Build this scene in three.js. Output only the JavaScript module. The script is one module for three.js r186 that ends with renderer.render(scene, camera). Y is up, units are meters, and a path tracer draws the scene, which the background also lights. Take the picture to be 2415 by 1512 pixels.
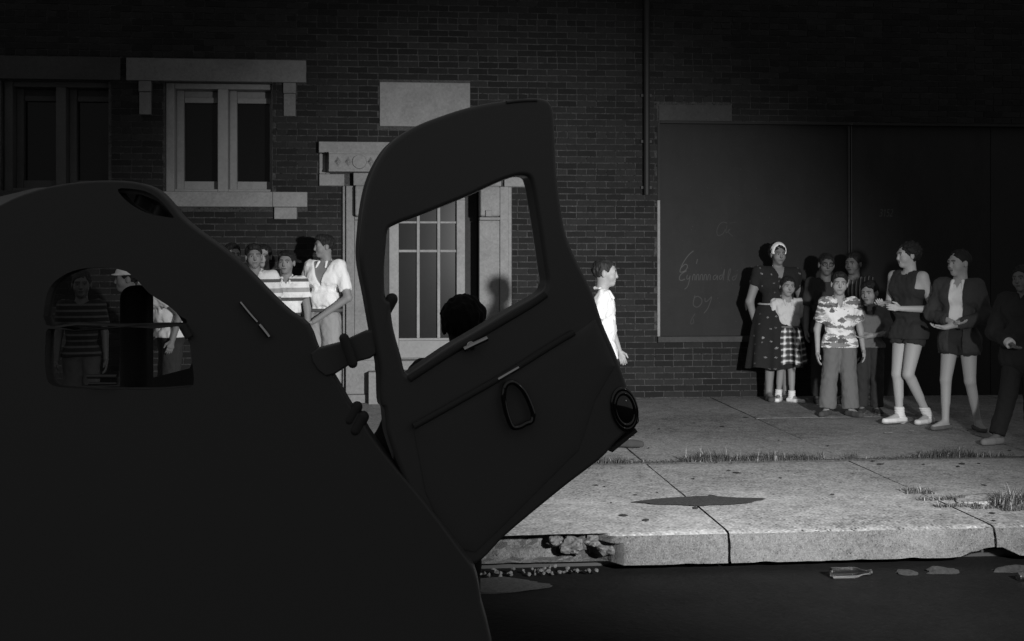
import * as THREE from 'three';
import { ImprovedNoise } from 'three/addons/math/ImprovedNoise.js';
import { RoundedBoxGeometry } from 'three/addons/geometries/RoundedBoxGeometry.js';
import { mergeGeometries, mergeVertices, toCreasedNormals } from 'three/addons/utils/BufferGeometryUtils.js';

// ---------------------------------------------------------------- camera, sky, lamp, exposure
const YAW = 0.0951, EYE = 1.56, FOC = 2900, CX = 1207, HZ = 600;
const scene = new THREE.Scene();
const W = 2415, H = 1512;
const camera = new THREE.PerspectiveCamera(2 * Math.atan(912 / FOC) * 180 / Math.PI, W / H, 0.1, 200);
camera.position.set(0, EYE, 0);
camera.rotation.set(0, -YAW, 0);
// the frame is a crop of a level lens picture: 2415 x 1824 whose middle lies on the horizon line (shifted lens)
camera.setViewOffset(W, 1824, 0, 912 - HZ, W, H);
camera.updateProjectionMatrix();
const renderer = new THREE.WebGLRenderer({ antialias: true });
renderer.setSize(1024, 641);
renderer.toneMapping = THREE.LinearToneMapping;
renderer.toneMappingExposure = 1.06;
renderer.shadowMap.enabled = true;
{ // overcast night sky, a dim even glow over the town
  const w = 64, h = 32, d = new Float32Array(w * h * 4);
  for (let j = 0; j < h; j++) for (let i = 0; i < w; i++) {
    const k = (j * w + i) * 4, el = (j + .5) / h * 2 - 1, v = 0.12 + 0.014 * Math.max(0, 1 - Math.abs(el) * 2);
    d[k] = d[k + 1] = d[k + 2] = v; d[k + 3] = 1;
  }
  const t = new THREE.DataTexture(d, w, h, THREE.RGBAFormat, THREE.FloatType);
  t.mapping = THREE.EquirectangularReflectionMapping; t.magFilter = THREE.LinearFilter; t.needsUpdate = true;
  scene.background = t; scene.environment = t;
}
const moon = new THREE.DirectionalLight(0xffffff, 0.012);
moon.position.set(8, 20, 12); moon.castShadow = true; moon.shadow.radius = 30;
moon.shadow.camera.left = -10; moon.shadow.camera.right = 10; moon.shadow.camera.top = 10; moon.shadow.camera.bottom = -10;
scene.add(moon);

// camera-yaw helpers: a point from its sideways offset and depth as seen by the photographer
const sY = Math.sin(YAW), cY = Math.cos(YAW), KERB_Y = 0, ROAD_Y = -0.215, WALL_Z = -13.2;
const L = (lat, d, y = 0) => new THREE.Vector3(d * sY + lat * cY, y, -d * cY + lat * sY);
const at = (u, v, d) => L((u - CX) / FOC * d, d, EYE + (HZ - v) / FOC * d);
const ground = (u, v, y = 0) => at(u, v, (EYE - y) * FOC / (v - HZ));
const wallP = (u, v, off = 0) => { const r = (u - CX) / FOC, d = -(WALL_Z + off) / (cY - r * sY); return at(u, v, d); };
const wx = (u) => wallP(u, 600).x, wy = (v, u = 1000) => wallP(u, v).y;

const LAMP = L(3.0, 2.0, 2.0), LAMP_AIM = L(0.05, 12.9, -0.45);
{
  const s = new THREE.SpotLight(0xffffff, 395, 60, 25.5 * Math.PI / 180, 1, 2);
  s.position.copy(LAMP); s.target.position.copy(LAMP_AIM); s.castShadow = true; s.shadow.radius = 7; s.shadow.mapSize.set(2048, 2048);
  scene.add(s, s.target);
}

// ---------------------------------------------------------------- helpers
THREE.BufferGeometry.prototype.N = function () { return this.index ? this.toNonIndexed() : this; };  // unindexed form
const noise = new ImprovedNoise();
const nz = (x, y, z) => noise.noise(x, y, z);
function rng(seed) { let s = seed >>> 0; return () => { s = (s + 0x6d2b79f5) >>> 0; let t = Math.imul(s ^ (s >>> 15), 1 | s); t = (t + Math.imul(t ^ (t >>> 7), 61 | t)) ^ t; return ((t ^ (t >>> 14)) >>> 0) / 4294967296; }; }
const used = new Map();
function numbered(n) { const k = used.get(n) ?? 0; used.set(n, k + 1); return k ? n + '_' + String(k).padStart(3, '0') : n; }
function mesh(name, geo, mat, parent) {
  const m = new THREE.Mesh(Array.isArray(geo) ? mergeGeometries(geo.map((g) => { const q = g.N(); for (const a of Object.keys(q.attributes)) if (!['position', 'normal', 'uv'].includes(a)) q.deleteAttribute(a); return q; })) : geo, mat);
  m.name = parent && parent !== scene ? name : numbered(name); m.castShadow = m.receiveShadow = true;
  (parent ?? scene).add(m); return m;
}
function thing(name, label, category, pos, turn = 0, group) {
  const o = new THREE.Group(); o.name = numbered(name); o.userData = { label, category };
  if (group) o.userData.group = group;
  if (pos) o.position.copy(pos); o.rotation.y = turn; scene.add(o); return o;
}
function tag(o, label, category, group) { o.userData.label = label; o.userData.category = category; if (group) o.userData.group = group; return o; }
const lin = (v) => new THREE.Color().setRGB(v, v, v);
// tiling value noise, several octaves, 0..1
function tileNoise(size, cells, octaves, seed, gain = .5) {
  const out = new Float32Array(size * size); let amp = 1, tot = 0;
  for (let o = 0; o < octaves; o++) {
    const n = Math.min(size, cells << o), r = rng(seed + o * 77), g = Float32Array.from({ length: n * n }, () => r());
    for (let j = 0; j < size; j++) for (let i = 0; i < size; i++) {
      const x = i / size * n, y = j / size * n, x0 = Math.floor(x), y0 = Math.floor(y); let fx = x - x0, fy = y - y0;
      fx = fx * fx * (3 - 2 * fx); fy = fy * fy * (3 - 2 * fy);
      const a = g[y0 % n * n + x0 % n], b = g[y0 % n * n + (x0 + 1) % n], c = g[(y0 + 1) % n * n + x0 % n], e = g[(y0 + 1) % n * n + (x0 + 1) % n];
      out[j * size + i] += amp * ((a * (1 - fx) + b * fx) * (1 - fy) + (c * (1 - fx) + e * fx) * fy);
    }
    tot += amp; amp *= gain;
  }
  for (let i = 0; i < out.length; i++) out[i] /= tot;
  return out;
}
const toS = (v) => { v = Math.min(1, Math.max(0, v)); return Math.round(255 * (v <= .0031308 ? 12.92 * v : 1.055 * v ** (1 / 2.4) - .055)); };
function tex(size, fn, srgb = true, rep = 1) {     // fn(i, j) -> linear value (srgb) or raw 0..1
  const d = new Uint8Array(size * size * 4);
  for (let j = 0; j < size; j++) for (let i = 0; i < size; i++) { const k = (j * size + i) * 4, v = fn(i, j), q = srgb ? toS(v) : Math.round(255 * Math.min(1, Math.max(0, v))); d[k] = d[k + 1] = d[k + 2] = q; d[k + 3] = 255; }
  const t = new THREE.DataTexture(d, size, size); t.wrapS = t.wrapT = THREE.RepeatWrapping; t.magFilter = THREE.LinearFilter; t.minFilter = THREE.LinearMipmapLinearFilter; t.generateMipmaps = true;
  if (srgb) t.colorSpace = THREE.SRGBColorSpace; t.repeat.set(rep, rep); t.needsUpdate = true; return t;
}
const nA = tileNoise(512, 4, 7, 11, .6), nB = tileNoise(512, 64, 3, 23, .7), nC = tileNoise(512, 3, 4, 41), nW = (() => { const r = rng(5); return Float32Array.from({ length: 512 * 512 }, () => r()); })();
const stoneT = tex(512, (i, j) => { const k = j * 512 + i; return .27 * (.62 + .5 * nA[k] + .35 * (nB[k] - .5) + .25 * (nC[k] - .5)); }, true, 1 / 1.3);
const stoneB = tex(512, (i, j) => { const k = j * 512 + i; return .5 * nA[k] + .5 * nB[k]; }, false, 1 / 1.3);
const concT = tex(512, (i, j) => { const k = j * 512 + i, s = nW[k]; return .54 * (.5 + .45 * nA[k] + .5 * (nB[k] - .5) + .95 * (nC[k] - .5) + .6 * (s - .5) + (s > .97 ? .4 : 0) - (s < .03 ? .3 : 0)); }, true, 1 / 4.6);
const concB = tex(512, (i, j) => { const k = j * 512 + i; return .35 * nA[k] + .65 * nB[k]; }, false, 1 / 1.7);
const concK = concT.clone(); concK.repeat.set(.5, .5);
const brickT = tex(256, (i, j) => { const k = j * 2 * 512 + i * 2; return .55 + .5 * nA[k] + .3 * (nB[k] - .5); }, true, 3);
const paintT = tex(512, (i, j) => { const k = j * 512 + i; return .6 + .5 * nC[k] + .25 * (nB[k] - .5); }, true, .6);
const clothB = tex(512, (i, j) => { const k = j * 512 + i; return .8 * nA[k] + .2 * nB[k]; }, false, 3);
const roadT = tex(512, (i, j) => { const k = j * 512 + i, s = nW[k]; return .006 * (.5 + .9 * nA[k] + .5 * (nB[k] - .5) + (s > .993 ? 2.5 : 0)); }, true, 1 / 1.9);
const std = (o) => new THREE.MeshStandardMaterial(o);
const M = {
  stone: std({ map: stoneT, bumpMap: stoneB, bumpScale: .006, roughness: .95 }),
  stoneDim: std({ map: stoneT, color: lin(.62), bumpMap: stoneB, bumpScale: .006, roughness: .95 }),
  stoneDark: std({ map: stoneT, color: lin(.2), bumpMap: stoneB, bumpScale: .006, roughness: .95 }),  // same stone darkened; at the far-left window the dimness is in the colour
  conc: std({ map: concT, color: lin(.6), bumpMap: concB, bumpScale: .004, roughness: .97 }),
  concBack: std({ map: concT, color: lin(.5), bumpMap: concB, bumpScale: .004, roughness: .97 }),
  concDirty: std({ map: concT, color: lin(.17), bumpMap: concB, bumpScale: .012, roughness: .97 }),
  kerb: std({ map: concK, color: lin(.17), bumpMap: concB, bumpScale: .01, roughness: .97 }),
  mortar: std({ map: concT, color: lin(.13), roughness: 1 }),
  road: new THREE.MeshPhysicalMaterial({ map: roadT, bumpMap: concB, bumpScale: .006, roughness: .7, specularIntensity: .2 }),
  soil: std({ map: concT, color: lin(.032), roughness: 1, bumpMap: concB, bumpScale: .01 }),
  dirt: std({ map: concT, color: lin(.1), roughness: 1, bumpMap: concB, bumpScale: .01 }),
  wood: std({ map: paintT, color: lin(.3), roughness: .7 }),
  woodLight: std({ map: stoneT, color: lin(1.15), roughness: .8 }),
  woodDark: std({ map: paintT, color: lin(.018), roughness: .8 }),
  frameM: std({ map: paintT, color: lin(.26), roughness: .75 }),
  frameShaded: std({ map: paintT, color: lin(.09), roughness: .8 }),  // frame paint darkened, shade of the far-left window put into the colour
  glassDark: new THREE.MeshPhysicalMaterial({ color: lin(.006), roughness: .12, specularIntensity: .6 }),
  iron: std({ color: lin(.02), roughness: .6, metalness: .3 }),
  ironWorn: std({ color: lin(.09), roughness: .5, metalness: .4 }),
  car: new THREE.MeshPhysicalMaterial({ color: lin(.1), roughness: .3, specularIntensity: .8 }),
  carBody: new THREE.MeshPhysicalMaterial({ color: lin(.09), roughness: .5, specularIntensity: .6 }),
  carDark: std({ color: lin(.055), roughness: .8 }),
  rubber: std({ color: lin(.008), roughness: .85 }),
  chrome: std({ color: lin(.62), roughness: .14, metalness: 1 }),
  lens: new THREE.MeshPhysicalMaterial({ color: lin(.012), roughness: .08, clearcoat: 1, clearcoatRoughness: .03 }),
  grass: std({ color: lin(.045), roughness: .8, side: THREE.DoubleSide }),
  grassPale: std({ color: lin(.2), roughness: .8, side: THREE.DoubleSide }),
};
const brickMats = [.009, .012, .015, .018, .022].map((v) => std({ map: brickT, color: lin(v), bumpMap: stoneB, bumpScale: .004, roughness: .95 }));
function box(w, h, d, x, y, z, b = 0) {            // centred box; uv in metres
  const g = (b ? new RoundedBoxGeometry(w, h, d, 1, b) : new THREE.BoxGeometry(w, h, d)).N();
  g.translate(x, y, z); return metreUV(g);
}
function metreUV(g) {
  const p = g.attributes.position, n = g.attributes.normal, uv = new Float32Array(p.count * 2);
  for (let i = 0; i < p.count; i++) {
    const ax = Math.abs(n.getX(i)), ay = Math.abs(n.getY(i)), az = Math.abs(n.getZ(i));
    if (ay >= ax && ay >= az) { uv[2 * i] = p.getX(i); uv[2 * i + 1] = p.getZ(i); }
    else if (ax > az) { uv[2 * i] = p.getZ(i) + 3.3; uv[2 * i + 1] = p.getY(i); }
    else { uv[2 * i] = p.getX(i); uv[2 * i + 1] = p.getY(i); }
  }
  g.setAttribute('uv', new THREE.BufferAttribute(uv, 2)); return g;
}
// a box between two wall pixels, standing proud of the wall from offset o0 to o1 (metres along +z from the wall face)
function wbox(u0, v0, u1, v1, o0, o1, b = .006) {
  const uc = 1000, x0 = wx(u0), x1 = wx(u1), y0 = wy(v1, uc), y1 = wy(v0, uc);
  return box(x1 - x0, y1 - y0, o1 - o0, (x0 + x1) / 2, (y0 + y1) / 2, WALL_Z + (o0 + o1) / 2, Math.min(b, (o1 - o0) / 3));
}
const structure = (m) => { m.userData.kind = 'structure'; return m; };

// ---------------------------------------------------------------- ground: road, pavement slabs, kerb
structure(mesh('road', (() => { const g = new THREE.PlaneGeometry(80, 60, 60, 60).rotateX(-Math.PI / 2).N(); g.translate(0, ROAD_Y, 16); const p = g.attributes.position; for (let i = 0; i < p.count; i++) { const z = p.getZ(i); p.setY(i, ROAD_Y + .05 * Math.min(1, Math.max(0, (z + 6.3) / 3)) + .008 * nz(p.getX(i) * .9, 0, z * .9)); } g.computeVertexNormals(); return metreUV(g); })(), M.road));
const KZ = -6.76, J1 = -7.62, J2 = -9.05, JX = [-10.6, -9.1, -7.55, -6.0, -4.4, -2.85, -1.3, .28, 1.87, 3.43, 5.0, 6.55, 8.1, 9.6];
structure(mesh('ground', metreUV(new THREE.BoxGeometry(80, .3, 40).N().translate(0, -.026 - .15, KZ - .5 - 20)), M.dirt));
const pav = new THREE.Group(); pav.name = 'pavement'; pav.userData.kind = 'structure'; scene.add(pav);
function slab(x0, x1, z0, z1, r, name = 'slab', mat = M.conc, lift = 0) {      // a cast slab with worn, slightly wandering edges
  const nx = Math.max(4, Math.round((x1 - x0) / .09)), nzs = Math.max(3, Math.round((z1 - z0) / .09)), g0 = .006;
  const top = [], idx = [], tilt = (r() - .5) * .008, tz = (r() - .5) * .006, ph = r() * 50;
  const V = (i, j) => {
    let x = x0 + (x1 - x0) * i / nx, z = z0 + (z1 - z0) * j / nzs;
    if (i === 0 || i === nx) x += (i ? -1 : 1) * (g0 + .007 * Math.abs(nz(x * 3 + ph, 0, z * 4)));
    if (j === 0 || j === nzs) z += (j ? -1 : 1) * (g0 + .007 * Math.abs(nz(x * 4, 3, z * 3 + ph)));
    const edge = i === 0 || i === nx || j === 0 || j === nzs;
    return [x, lift + tilt * (x - (x0 + x1) / 2) + tz * (z - (z0 + z1) / 2) + .003 * nz(x * 1.5, 5, z * 1.5) - (edge ? .006 : 0), z];
  };
  const rows = []; for (let j = -1; j <= nzs + 1; j++) for (let i = -1; i <= nx + 1; i++) { const ii = Math.min(nx, Math.max(0, i)), jj = Math.min(nzs, Math.max(0, j)), q = V(ii, jj); if (ii !== i || jj !== j) q[1] = -.022; rows.push(...q); }
  const n = nx + 3; for (let j = 0; j < nzs + 2; j++) for (let i = 0; i < n - 1; i++) { const a = j * n + i; idx.push(a, a + n, a + 1, a + 1, a + n, a + n + 1); }
  const g = new THREE.BufferGeometry(); g.setAttribute('position', new THREE.Float32BufferAttribute(rows, 3)); g.setIndex(idx);
  const q = toCreasedNormals(g, .8); return mesh(name, metreUV(q), mat, pav);
}
{
  const r = rng(91);
  for (let k = 0; k < JX.length - 1; k++) {
    slab(JX[k], JX[k + 1], J2, J1, r); 
    const lift = 0;
    if (k === 9) { slab(3.43, 5.0, -11.45, J2, r, 'slab', M.concBack); slab(3.43, 5.0, -13.16, -11.45, r, 'slab', M.concBack, .006); }
    else slab(JX[k], JX[k + 1], -13.16, J2, r, 'slab', M.concBack, lift);
  }
}
// kerb stones: long blocks with a rounded arris, worn face; one end is broken away
function kerbGeo(x0, x1, bottom, breakL, ragR) {
  const prof = [[J1 - .0, -.02], [J1 - .0, .0], [KZ - .1, .0], [KZ - .042, -.003], [KZ - .016, -.013], [KZ - .003, -.034]];
  const ny = 8; for (let k = 1; k <= ny; k++) prof.push([KZ + .01 * k / ny, -.032 + (bottom + .032) * k / ny]);
  prof.push([KZ - .12, bottom - .004]); prof.push([KZ - .3, bottom]);
  const n = Math.max(8, Math.round((x1 - x0) / .035)), pos = [], idx = [], m = prof.length;
  for (let i = 0; i <= n; i++) for (let j = 0; j < m; j++) {
    let x = x0 + (x1 - x0) * i / n, [z, y] = prof[j]; const face = j > 3 && j < m - 2;
    if (i === 0) x += .006 + .01 * Math.abs(nz(y * 30, 2, z * 9)); if (i === n) x -= .006 + .01 * Math.abs(nz(y * 30, 7, z * 9));
    if (face) { z += .008 * nz(x * 6, y * 16, 1) + .005 * nz(x * 24, y * 34, 3); }
    else if (j > 0 && j < 4) y += .004 * nz(x * 2.2, 1, z * 3) + .003 * nz(x * 9, 4, z * 9);
    if (j >= m - 5) y += Math.max(0, .014 * nz(x * 7, 9, 1));
    if (ragR) { const t = Math.max(0, 1 - Math.abs(x - x1 + ragR[0]) / ragR[1]); if (j >= 6) y = Math.max(y, bottom + (ragR[2]) * t * (j / m) + .01 * nz(x * 20, 0, 0) * t); }
    if (breakL && face) { const e = x0 + breakL + (y < -.06 ? .05 : 0); if (x < e) { const t = Math.min(1, (e - x) / .12); z -= t * (.17 + .14 * Math.max(0, nz(x * 4, y * 6, 8)) + .06 * nz(x * 13, y * 15, 2)); } }
    pos.push(x, y, z);
  }
  const top = [];
  for (let i = 0; i < n; i++) for (let j = 0; j < m - 1; j++) { const a = i * m + j; (j < 4 ? top : idx).push(a, a + 1, a + m, a + 1, a + m + 1, a + m); }
  for (const [e, f] of [[0, 1], [n, 0]]) for (let j = 1; j < m - 1; j++) { const a = e * m; f ? idx.push(a, a + j + 1, a + j) : idx.push(a, a + j, a + j + 1); }
  return [top, idx].map((ix) => { const g = new THREE.BufferGeometry(); g.setAttribute('position', new THREE.Float32BufferAttribute(pos, 3)); g.setIndex(ix); return metreUV(toCreasedNormals(g, 1.25)); });
}
const kerb = new THREE.Group(); kerb.name = 'kerb'; kerb.userData.kind = 'structure'; scene.add(kerb);
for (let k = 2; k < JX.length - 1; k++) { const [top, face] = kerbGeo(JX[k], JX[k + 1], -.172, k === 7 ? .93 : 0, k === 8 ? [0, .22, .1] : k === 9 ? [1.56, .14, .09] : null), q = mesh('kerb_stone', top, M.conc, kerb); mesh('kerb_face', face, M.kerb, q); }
mesh('kerb_footing', box(14, .06, .3, 0, ROAD_Y + .01, KZ - .32), M.iron, kerb);  // near-black colour stands in for the shade under the kerb

// displaced icosphere stone
function rock(rx, ry, rz, seed, det = 3) {
  const g = mergeVertices(new THREE.IcosahedronGeometry(1, det).deleteAttribute('normal').deleteAttribute('uv')), p = g.attributes.position;
  for (let i = 0; i < p.count; i++) { const x = p.getX(i), y = p.getY(i), z = p.getZ(i), s = 1 + .45 * nz(x * 1.3 + seed, y * 1.3, z * 1.3) + .16 * nz(x * 4, y * 4 + seed, z * 4); p.setXYZ(i, x * s * rx, y * s * ry, z * s * rz); }
  const q = toCreasedNormals(g, .6); return metreUV(q);
}
{ // broken kerb end: lumps of exposed aggregate in the hollow, each a loose piece
  const r = rng(7), lumps = [[.62, -.05, .3, .05], [.72, -.085, .27, .065], [.84, -.05, .3, .055], [.93, -.1, .25, .055]];
  const lab = ['leftmost lump of broken concrete in the crumbled kerb end', 'largest broken concrete lump, second from left in the crumbled kerb', 'lump high in the crumbled kerb hollow, third from left', 'low lump against the sound edge of the broken kerb'];
  lumps.forEach(([x, y, o, s], i) => { const m = mesh('concrete_lump', rock(s * (1 + .5 * r()), s * .75, s, i * 9 + 2), M.concDirty); m.position.set(.28 + x, y, KZ + .03 - o * .55); tag(m, lab[i], 'rubble', 'lumps in the broken kerb'); });
  const g = []; for (let i = 0; i < 90; i++) { const q = rock(.005 + .009 * r(), .005 + .007 * r(), .006 + .009 * r(), i, 1); q.translate(.12 + 1.0 * r() ** 1.4, ROAD_Y + .012 + .05 * r() * r(), KZ + .1 * (r() - .35)); g.push(q); }
  const s = mesh('gravel', g, M.concDirty); s.userData.kind = 'stuff'; s.userData.label = 'loose gravel spilled at the foot of the broken kerb'; s.userData.category = 'gravel';
  // sandy drift and little heaps of dirt in the gutter
  const drift = mesh('sand_drift', (() => { const q = rock(.4, .025, .13, 71, 4); return q; })(), M.soil); drift.position.set(.42, ROAD_Y + .004, KZ + .22); tag(drift, 'flat drift of sand on the road below the broken kerb', 'sand');
  [[2065 + 45, 1334, .05, .03], [2190, 1331, .08, .045], [2340, 1318, .11, .05]].forEach(([u, v, w, h], i) => { const p = ground(u, v, ROAD_Y), m = mesh('dirt_heap', rock(w * 1.25, h * .6, .05, 31 + i * 5), M.soil); m.position.set(p.x, ROAD_Y, KZ + .16); tag(m, ['smallest dirt heap in the gutter, nearest the bottle', 'pointed dirt heap in the middle of the gutter row', 'broad dirt heap below the split between kerb stones'][i], 'dirt heap', 'dirt heaps in the gutter'); });
  // dark flat patch laid where three slabs meet
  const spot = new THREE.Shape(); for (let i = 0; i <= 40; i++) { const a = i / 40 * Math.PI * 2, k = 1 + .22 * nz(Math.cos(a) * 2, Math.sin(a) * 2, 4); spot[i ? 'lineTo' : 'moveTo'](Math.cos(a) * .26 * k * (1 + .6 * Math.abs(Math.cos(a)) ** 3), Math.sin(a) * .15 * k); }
  const sp = mesh('dark_patch', metreUV(new THREE.ShapeGeometry(spot).rotateX(-Math.PI / 2).N()), M.soil); const q = ground(1650, 1184); sp.position.set(q.x, .0075, q.z); tag(sp, 'dark flat patch where the pavement joints meet', 'dirt patch');
  // chunk of pale broken slab at right among grass
  const ch = mesh('slab_fragment', rock(.24, .035, .16, 12, 4), M.concBack); const cq = ground(2335, 1180); ch.position.set(cq.x, .0, cq.z); tag(ch, 'pale broken slab fragment among grass near the kerb at right', 'concrete fragment');
  { const q0 = []; for (let i = 0; i < 46; i++) { const p = ground(1350 + 1050 * r(), 985 + 245 * r()), k = .006 + .022 * r() * r(), q1 = rock(k * (1 + r()), .004, k, i + 50, 1); q1.rotateY(r() * 3).translate(p.x, .005, p.z); q0.push(q1); }
    const m = mesh('debris', q0, M.soil); m.userData = { kind: 'stuff', label: 'dark specks of leaf and grit scattered over the pavement', category: 'debris' }; }
  // litter
  const scrapLab = ['pale paper scrap on the pavement in front of the sneakers', 'second, smaller paper scrap right of the first'];
  [[2025 + 70, 1024], [2150, 1020]].forEach(([u, v], i) => { const g2 = new THREE.PlaneGeometry(.07 - .03 * i, .04, 4, 3).rotateX(-Math.PI / 2), pp = g2.attributes.position; for (let k = 0; k < pp.count; k++) pp.setY(k, .012 + .012 * Math.abs(nz(pp.getX(k) * 60, i, pp.getZ(k) * 60))); g2.computeVertexNormals(); const m = mesh('paper_scrap', g2, std({ color: lin(.45), roughness: .9, side: 2 })); m.position.copy(ground(u, v)); tag(m, scrapLab[i], 'paper scrap', 'paper scraps on the pavement'); });
}
// grass in the joints
function tuft(x, z, n, hgt, spread, r, out, dense = 1) {
  for (let i = 0; i < n; i++) {
    const a = r() * 6.283, lean = (.2 + 1.9 * r() * r()), h = hgt * .85 * (.25 + .75 * r()), bx = x + spread * (r() - .5) * 2, bz = z + spread * .3 * (r() - .5), w = .002 + .002 * r(), dx = Math.cos(a), dz = Math.sin(a);
    const P = (t) => [bx + dx * lean * h * t * t, .002 + h * t * (1 - .35 * lean * t), bz + dz * lean * h * t * t]; const px = -dz * w, pz = dx * w;
    for (const [t0, t1] of [[0, .4], [.4, .75], [.75, 1]]) { const A = P(t0), B = P(t1), w0 = 1 - t0 * t0, w1 = 1 - t1 * t1; const q = (p, s, k) => [p[0] + px * s * k, p[1], p[2] + pz * s * k]; const a0 = q(A, -1, w0), a1 = q(A, 1, w0), b0 = q(B, -1, w1), b1 = q(B, 1, w1); out.push(...a0, ...a1, ...b0, ...a1, ...b1, ...b0); }
  }
}
function bladeMesh(name, arr, mat, label) { const g = new THREE.BufferGeometry(); g.setAttribute('position', new THREE.Float32BufferAttribute(arr, 3)); g.computeVertexNormals(); const m = mesh(name, g, mat); m.userData = { kind: 'stuff', label, category: 'grass' }; return m; }
{
  const r = rng(333), A = [], B = [];
  for (const [u, n, h, s] of [[1395, 50, .06, .1], [1440, 90, .1, .14], [1500, 70, .05, .12], [1560, 40, .05, .1], [1600, 30, .05, .08], [1660, 120, .13, .14], [1690, 120, .16, .12], [1730, 70, .07, .12], [1780, 120, .11, .13], [1820, 110, .12, .12], [1860, 90, .12, .12], [1900, 80, .1, .12], [1930, 60, .12, .1], [1980, 20, .05, .1], [2030, 35, .1, .05], [2120, 30, .05, .12], [2180, 50, .06, .1], [2240, 120, .12, .14], [2290, 120, .14, .16], [2340, 60, .08, .14], [2400, 40, .06, .14], [1330, 40, .05, .1], [2080, 20, .04, .1]]) {
    const x = at(u, 1095, 9.15).x; tuft(x, J2, Math.round(n * 1.5), h, s, r, A); tuft(x, J2, Math.round(n * .08), h * 1.15, s, r, B);
  }
  for (const [u, v, n, h, s] of [[2170, 1165, 70, .07, .1], [2215, 1180, 90, .06, .14], [2260, 1196, 90, .06, .14], [2370, 1195, 110, .18, .07], [2405, 1190, 110, .17, .08], [2330, 1200, 60, .06, .1], [2150, 1158, 40, .05, .08], [2400, 1205, 60, .1, .1]]) { const p = ground(u, v); tuft(p.x, p.z, n, h, s, r, A); tuft(p.x, p.z, Math.round(n * .2), h * 1.1, s, r, B); }
  bladeMesh('grass', A, M.grass, 'dark weedy grass growing out of the pavement joints');
  bladeMesh('dry_grass', B, M.grassPale, 'pale dry grass blades among the weeds in the pavement joints');
  // earth showing in the joint under the grass
  const g = []; for (let x = -3; x < 7; x += .1) g.push(box(.11, .012, .03 + .05 * Math.max(0, nz(x * 2.2, 0, 3)), x, .0, J2 + .01 * nz(x * 3, 1, 1)));
  const e = mesh('joint_soil', g, M.dirt, pav); e.userData.kind = 'stuff';
}
// bottle and can lying in the gutter, puddle
{
  const pts = [[0, 0], [.028, .0], [.031, .006], [.031, .12], [.028, .145], [.015, .175], [.0125, .2], [.0125, .215], [.015, .217], [.015, .226], [.0, .226]].map(([x, y]) => new THREE.Vector2(x, y));
  const b = thing('glass_bottle', 'clear glass bottle lying in the gutter below the long kerb stone', 'bottle', ground(1960, 1366, ROAD_Y), 0);
  const g = new THREE.LatheGeometry(pts, 28).rotateZ(-Math.PI / 2).translate(0, .032, 0);
  mesh('bottle_body', g, new THREE.MeshPhysicalMaterial({ color: lin(.9), roughness: .03, transmission: 1, thickness: .02, ior: 1.5, clearcoat: 1 }), b);
  mesh('bottle_cap', new THREE.CylinderGeometry(.0155, .0165, .012, 20).rotateZ(-Math.PI / 2).translate(.222, .032, 0), M.chrome, b);
  const c = thing('tin_can', 'small shiny tin lying in the gutter at the right edge', 'tin', ground(2400, 1372, ROAD_Y), .1);
  mesh('can_body', new THREE.LatheGeometry([[0, 0], [.024, 0], [.026, .004], [.024, .008], [.024, .07], [.026, .074], [.024, .078], [0, .078]].map(([x, y]) => new THREE.Vector2(x, y)), 24).rotateZ(-Math.PI / 2).translate(0, .026, 0), M.chrome, c);
}

// ---------------------------------------------------------------- the building
const bld = thing('brick_building', 'dark brick building with stone doorway, window and boarded panels', 'building', new THREE.Vector3(0, 0, WALL_Z));
const B = (name, geo, mat, parent = bld) => { const gs = [].concat(geo); const m = mesh(name, gs.length > 1 ? gs : gs[0], mat, parent); const w = new THREE.Vector3(0, 0, -WALL_Z); if (parent === bld) m.position.copy(w); return m; };
const opens = [];                                  // rectangles free of brick: [x0, x1, y0, y1]
const clear = (u0, v0, u1, v1) => opens.push([wx(u0), wx(u1), wy(v1), wy(v0)]);
clear(299, 148, 722, 200); clear(-60, 148, 285, 200); clear(385, 200, 643, 455); clear(-10, 200, 262, 455); clear(360, 455, 725, 490); clear(-60, 455, 330, 490); clear(647, 490, 702, 518); clear(668, 200, 698, 278); clear(328, 200, 358, 278);
clear(895, 195, 1108, 299); clear(753, 338, 1247, 440); clear(806, 440, 1207, 960); clear(1550, 284, 2012, 811); clear(2012, 284, 2500, 960); clear(1550, 240, 1726, 284);
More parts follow.
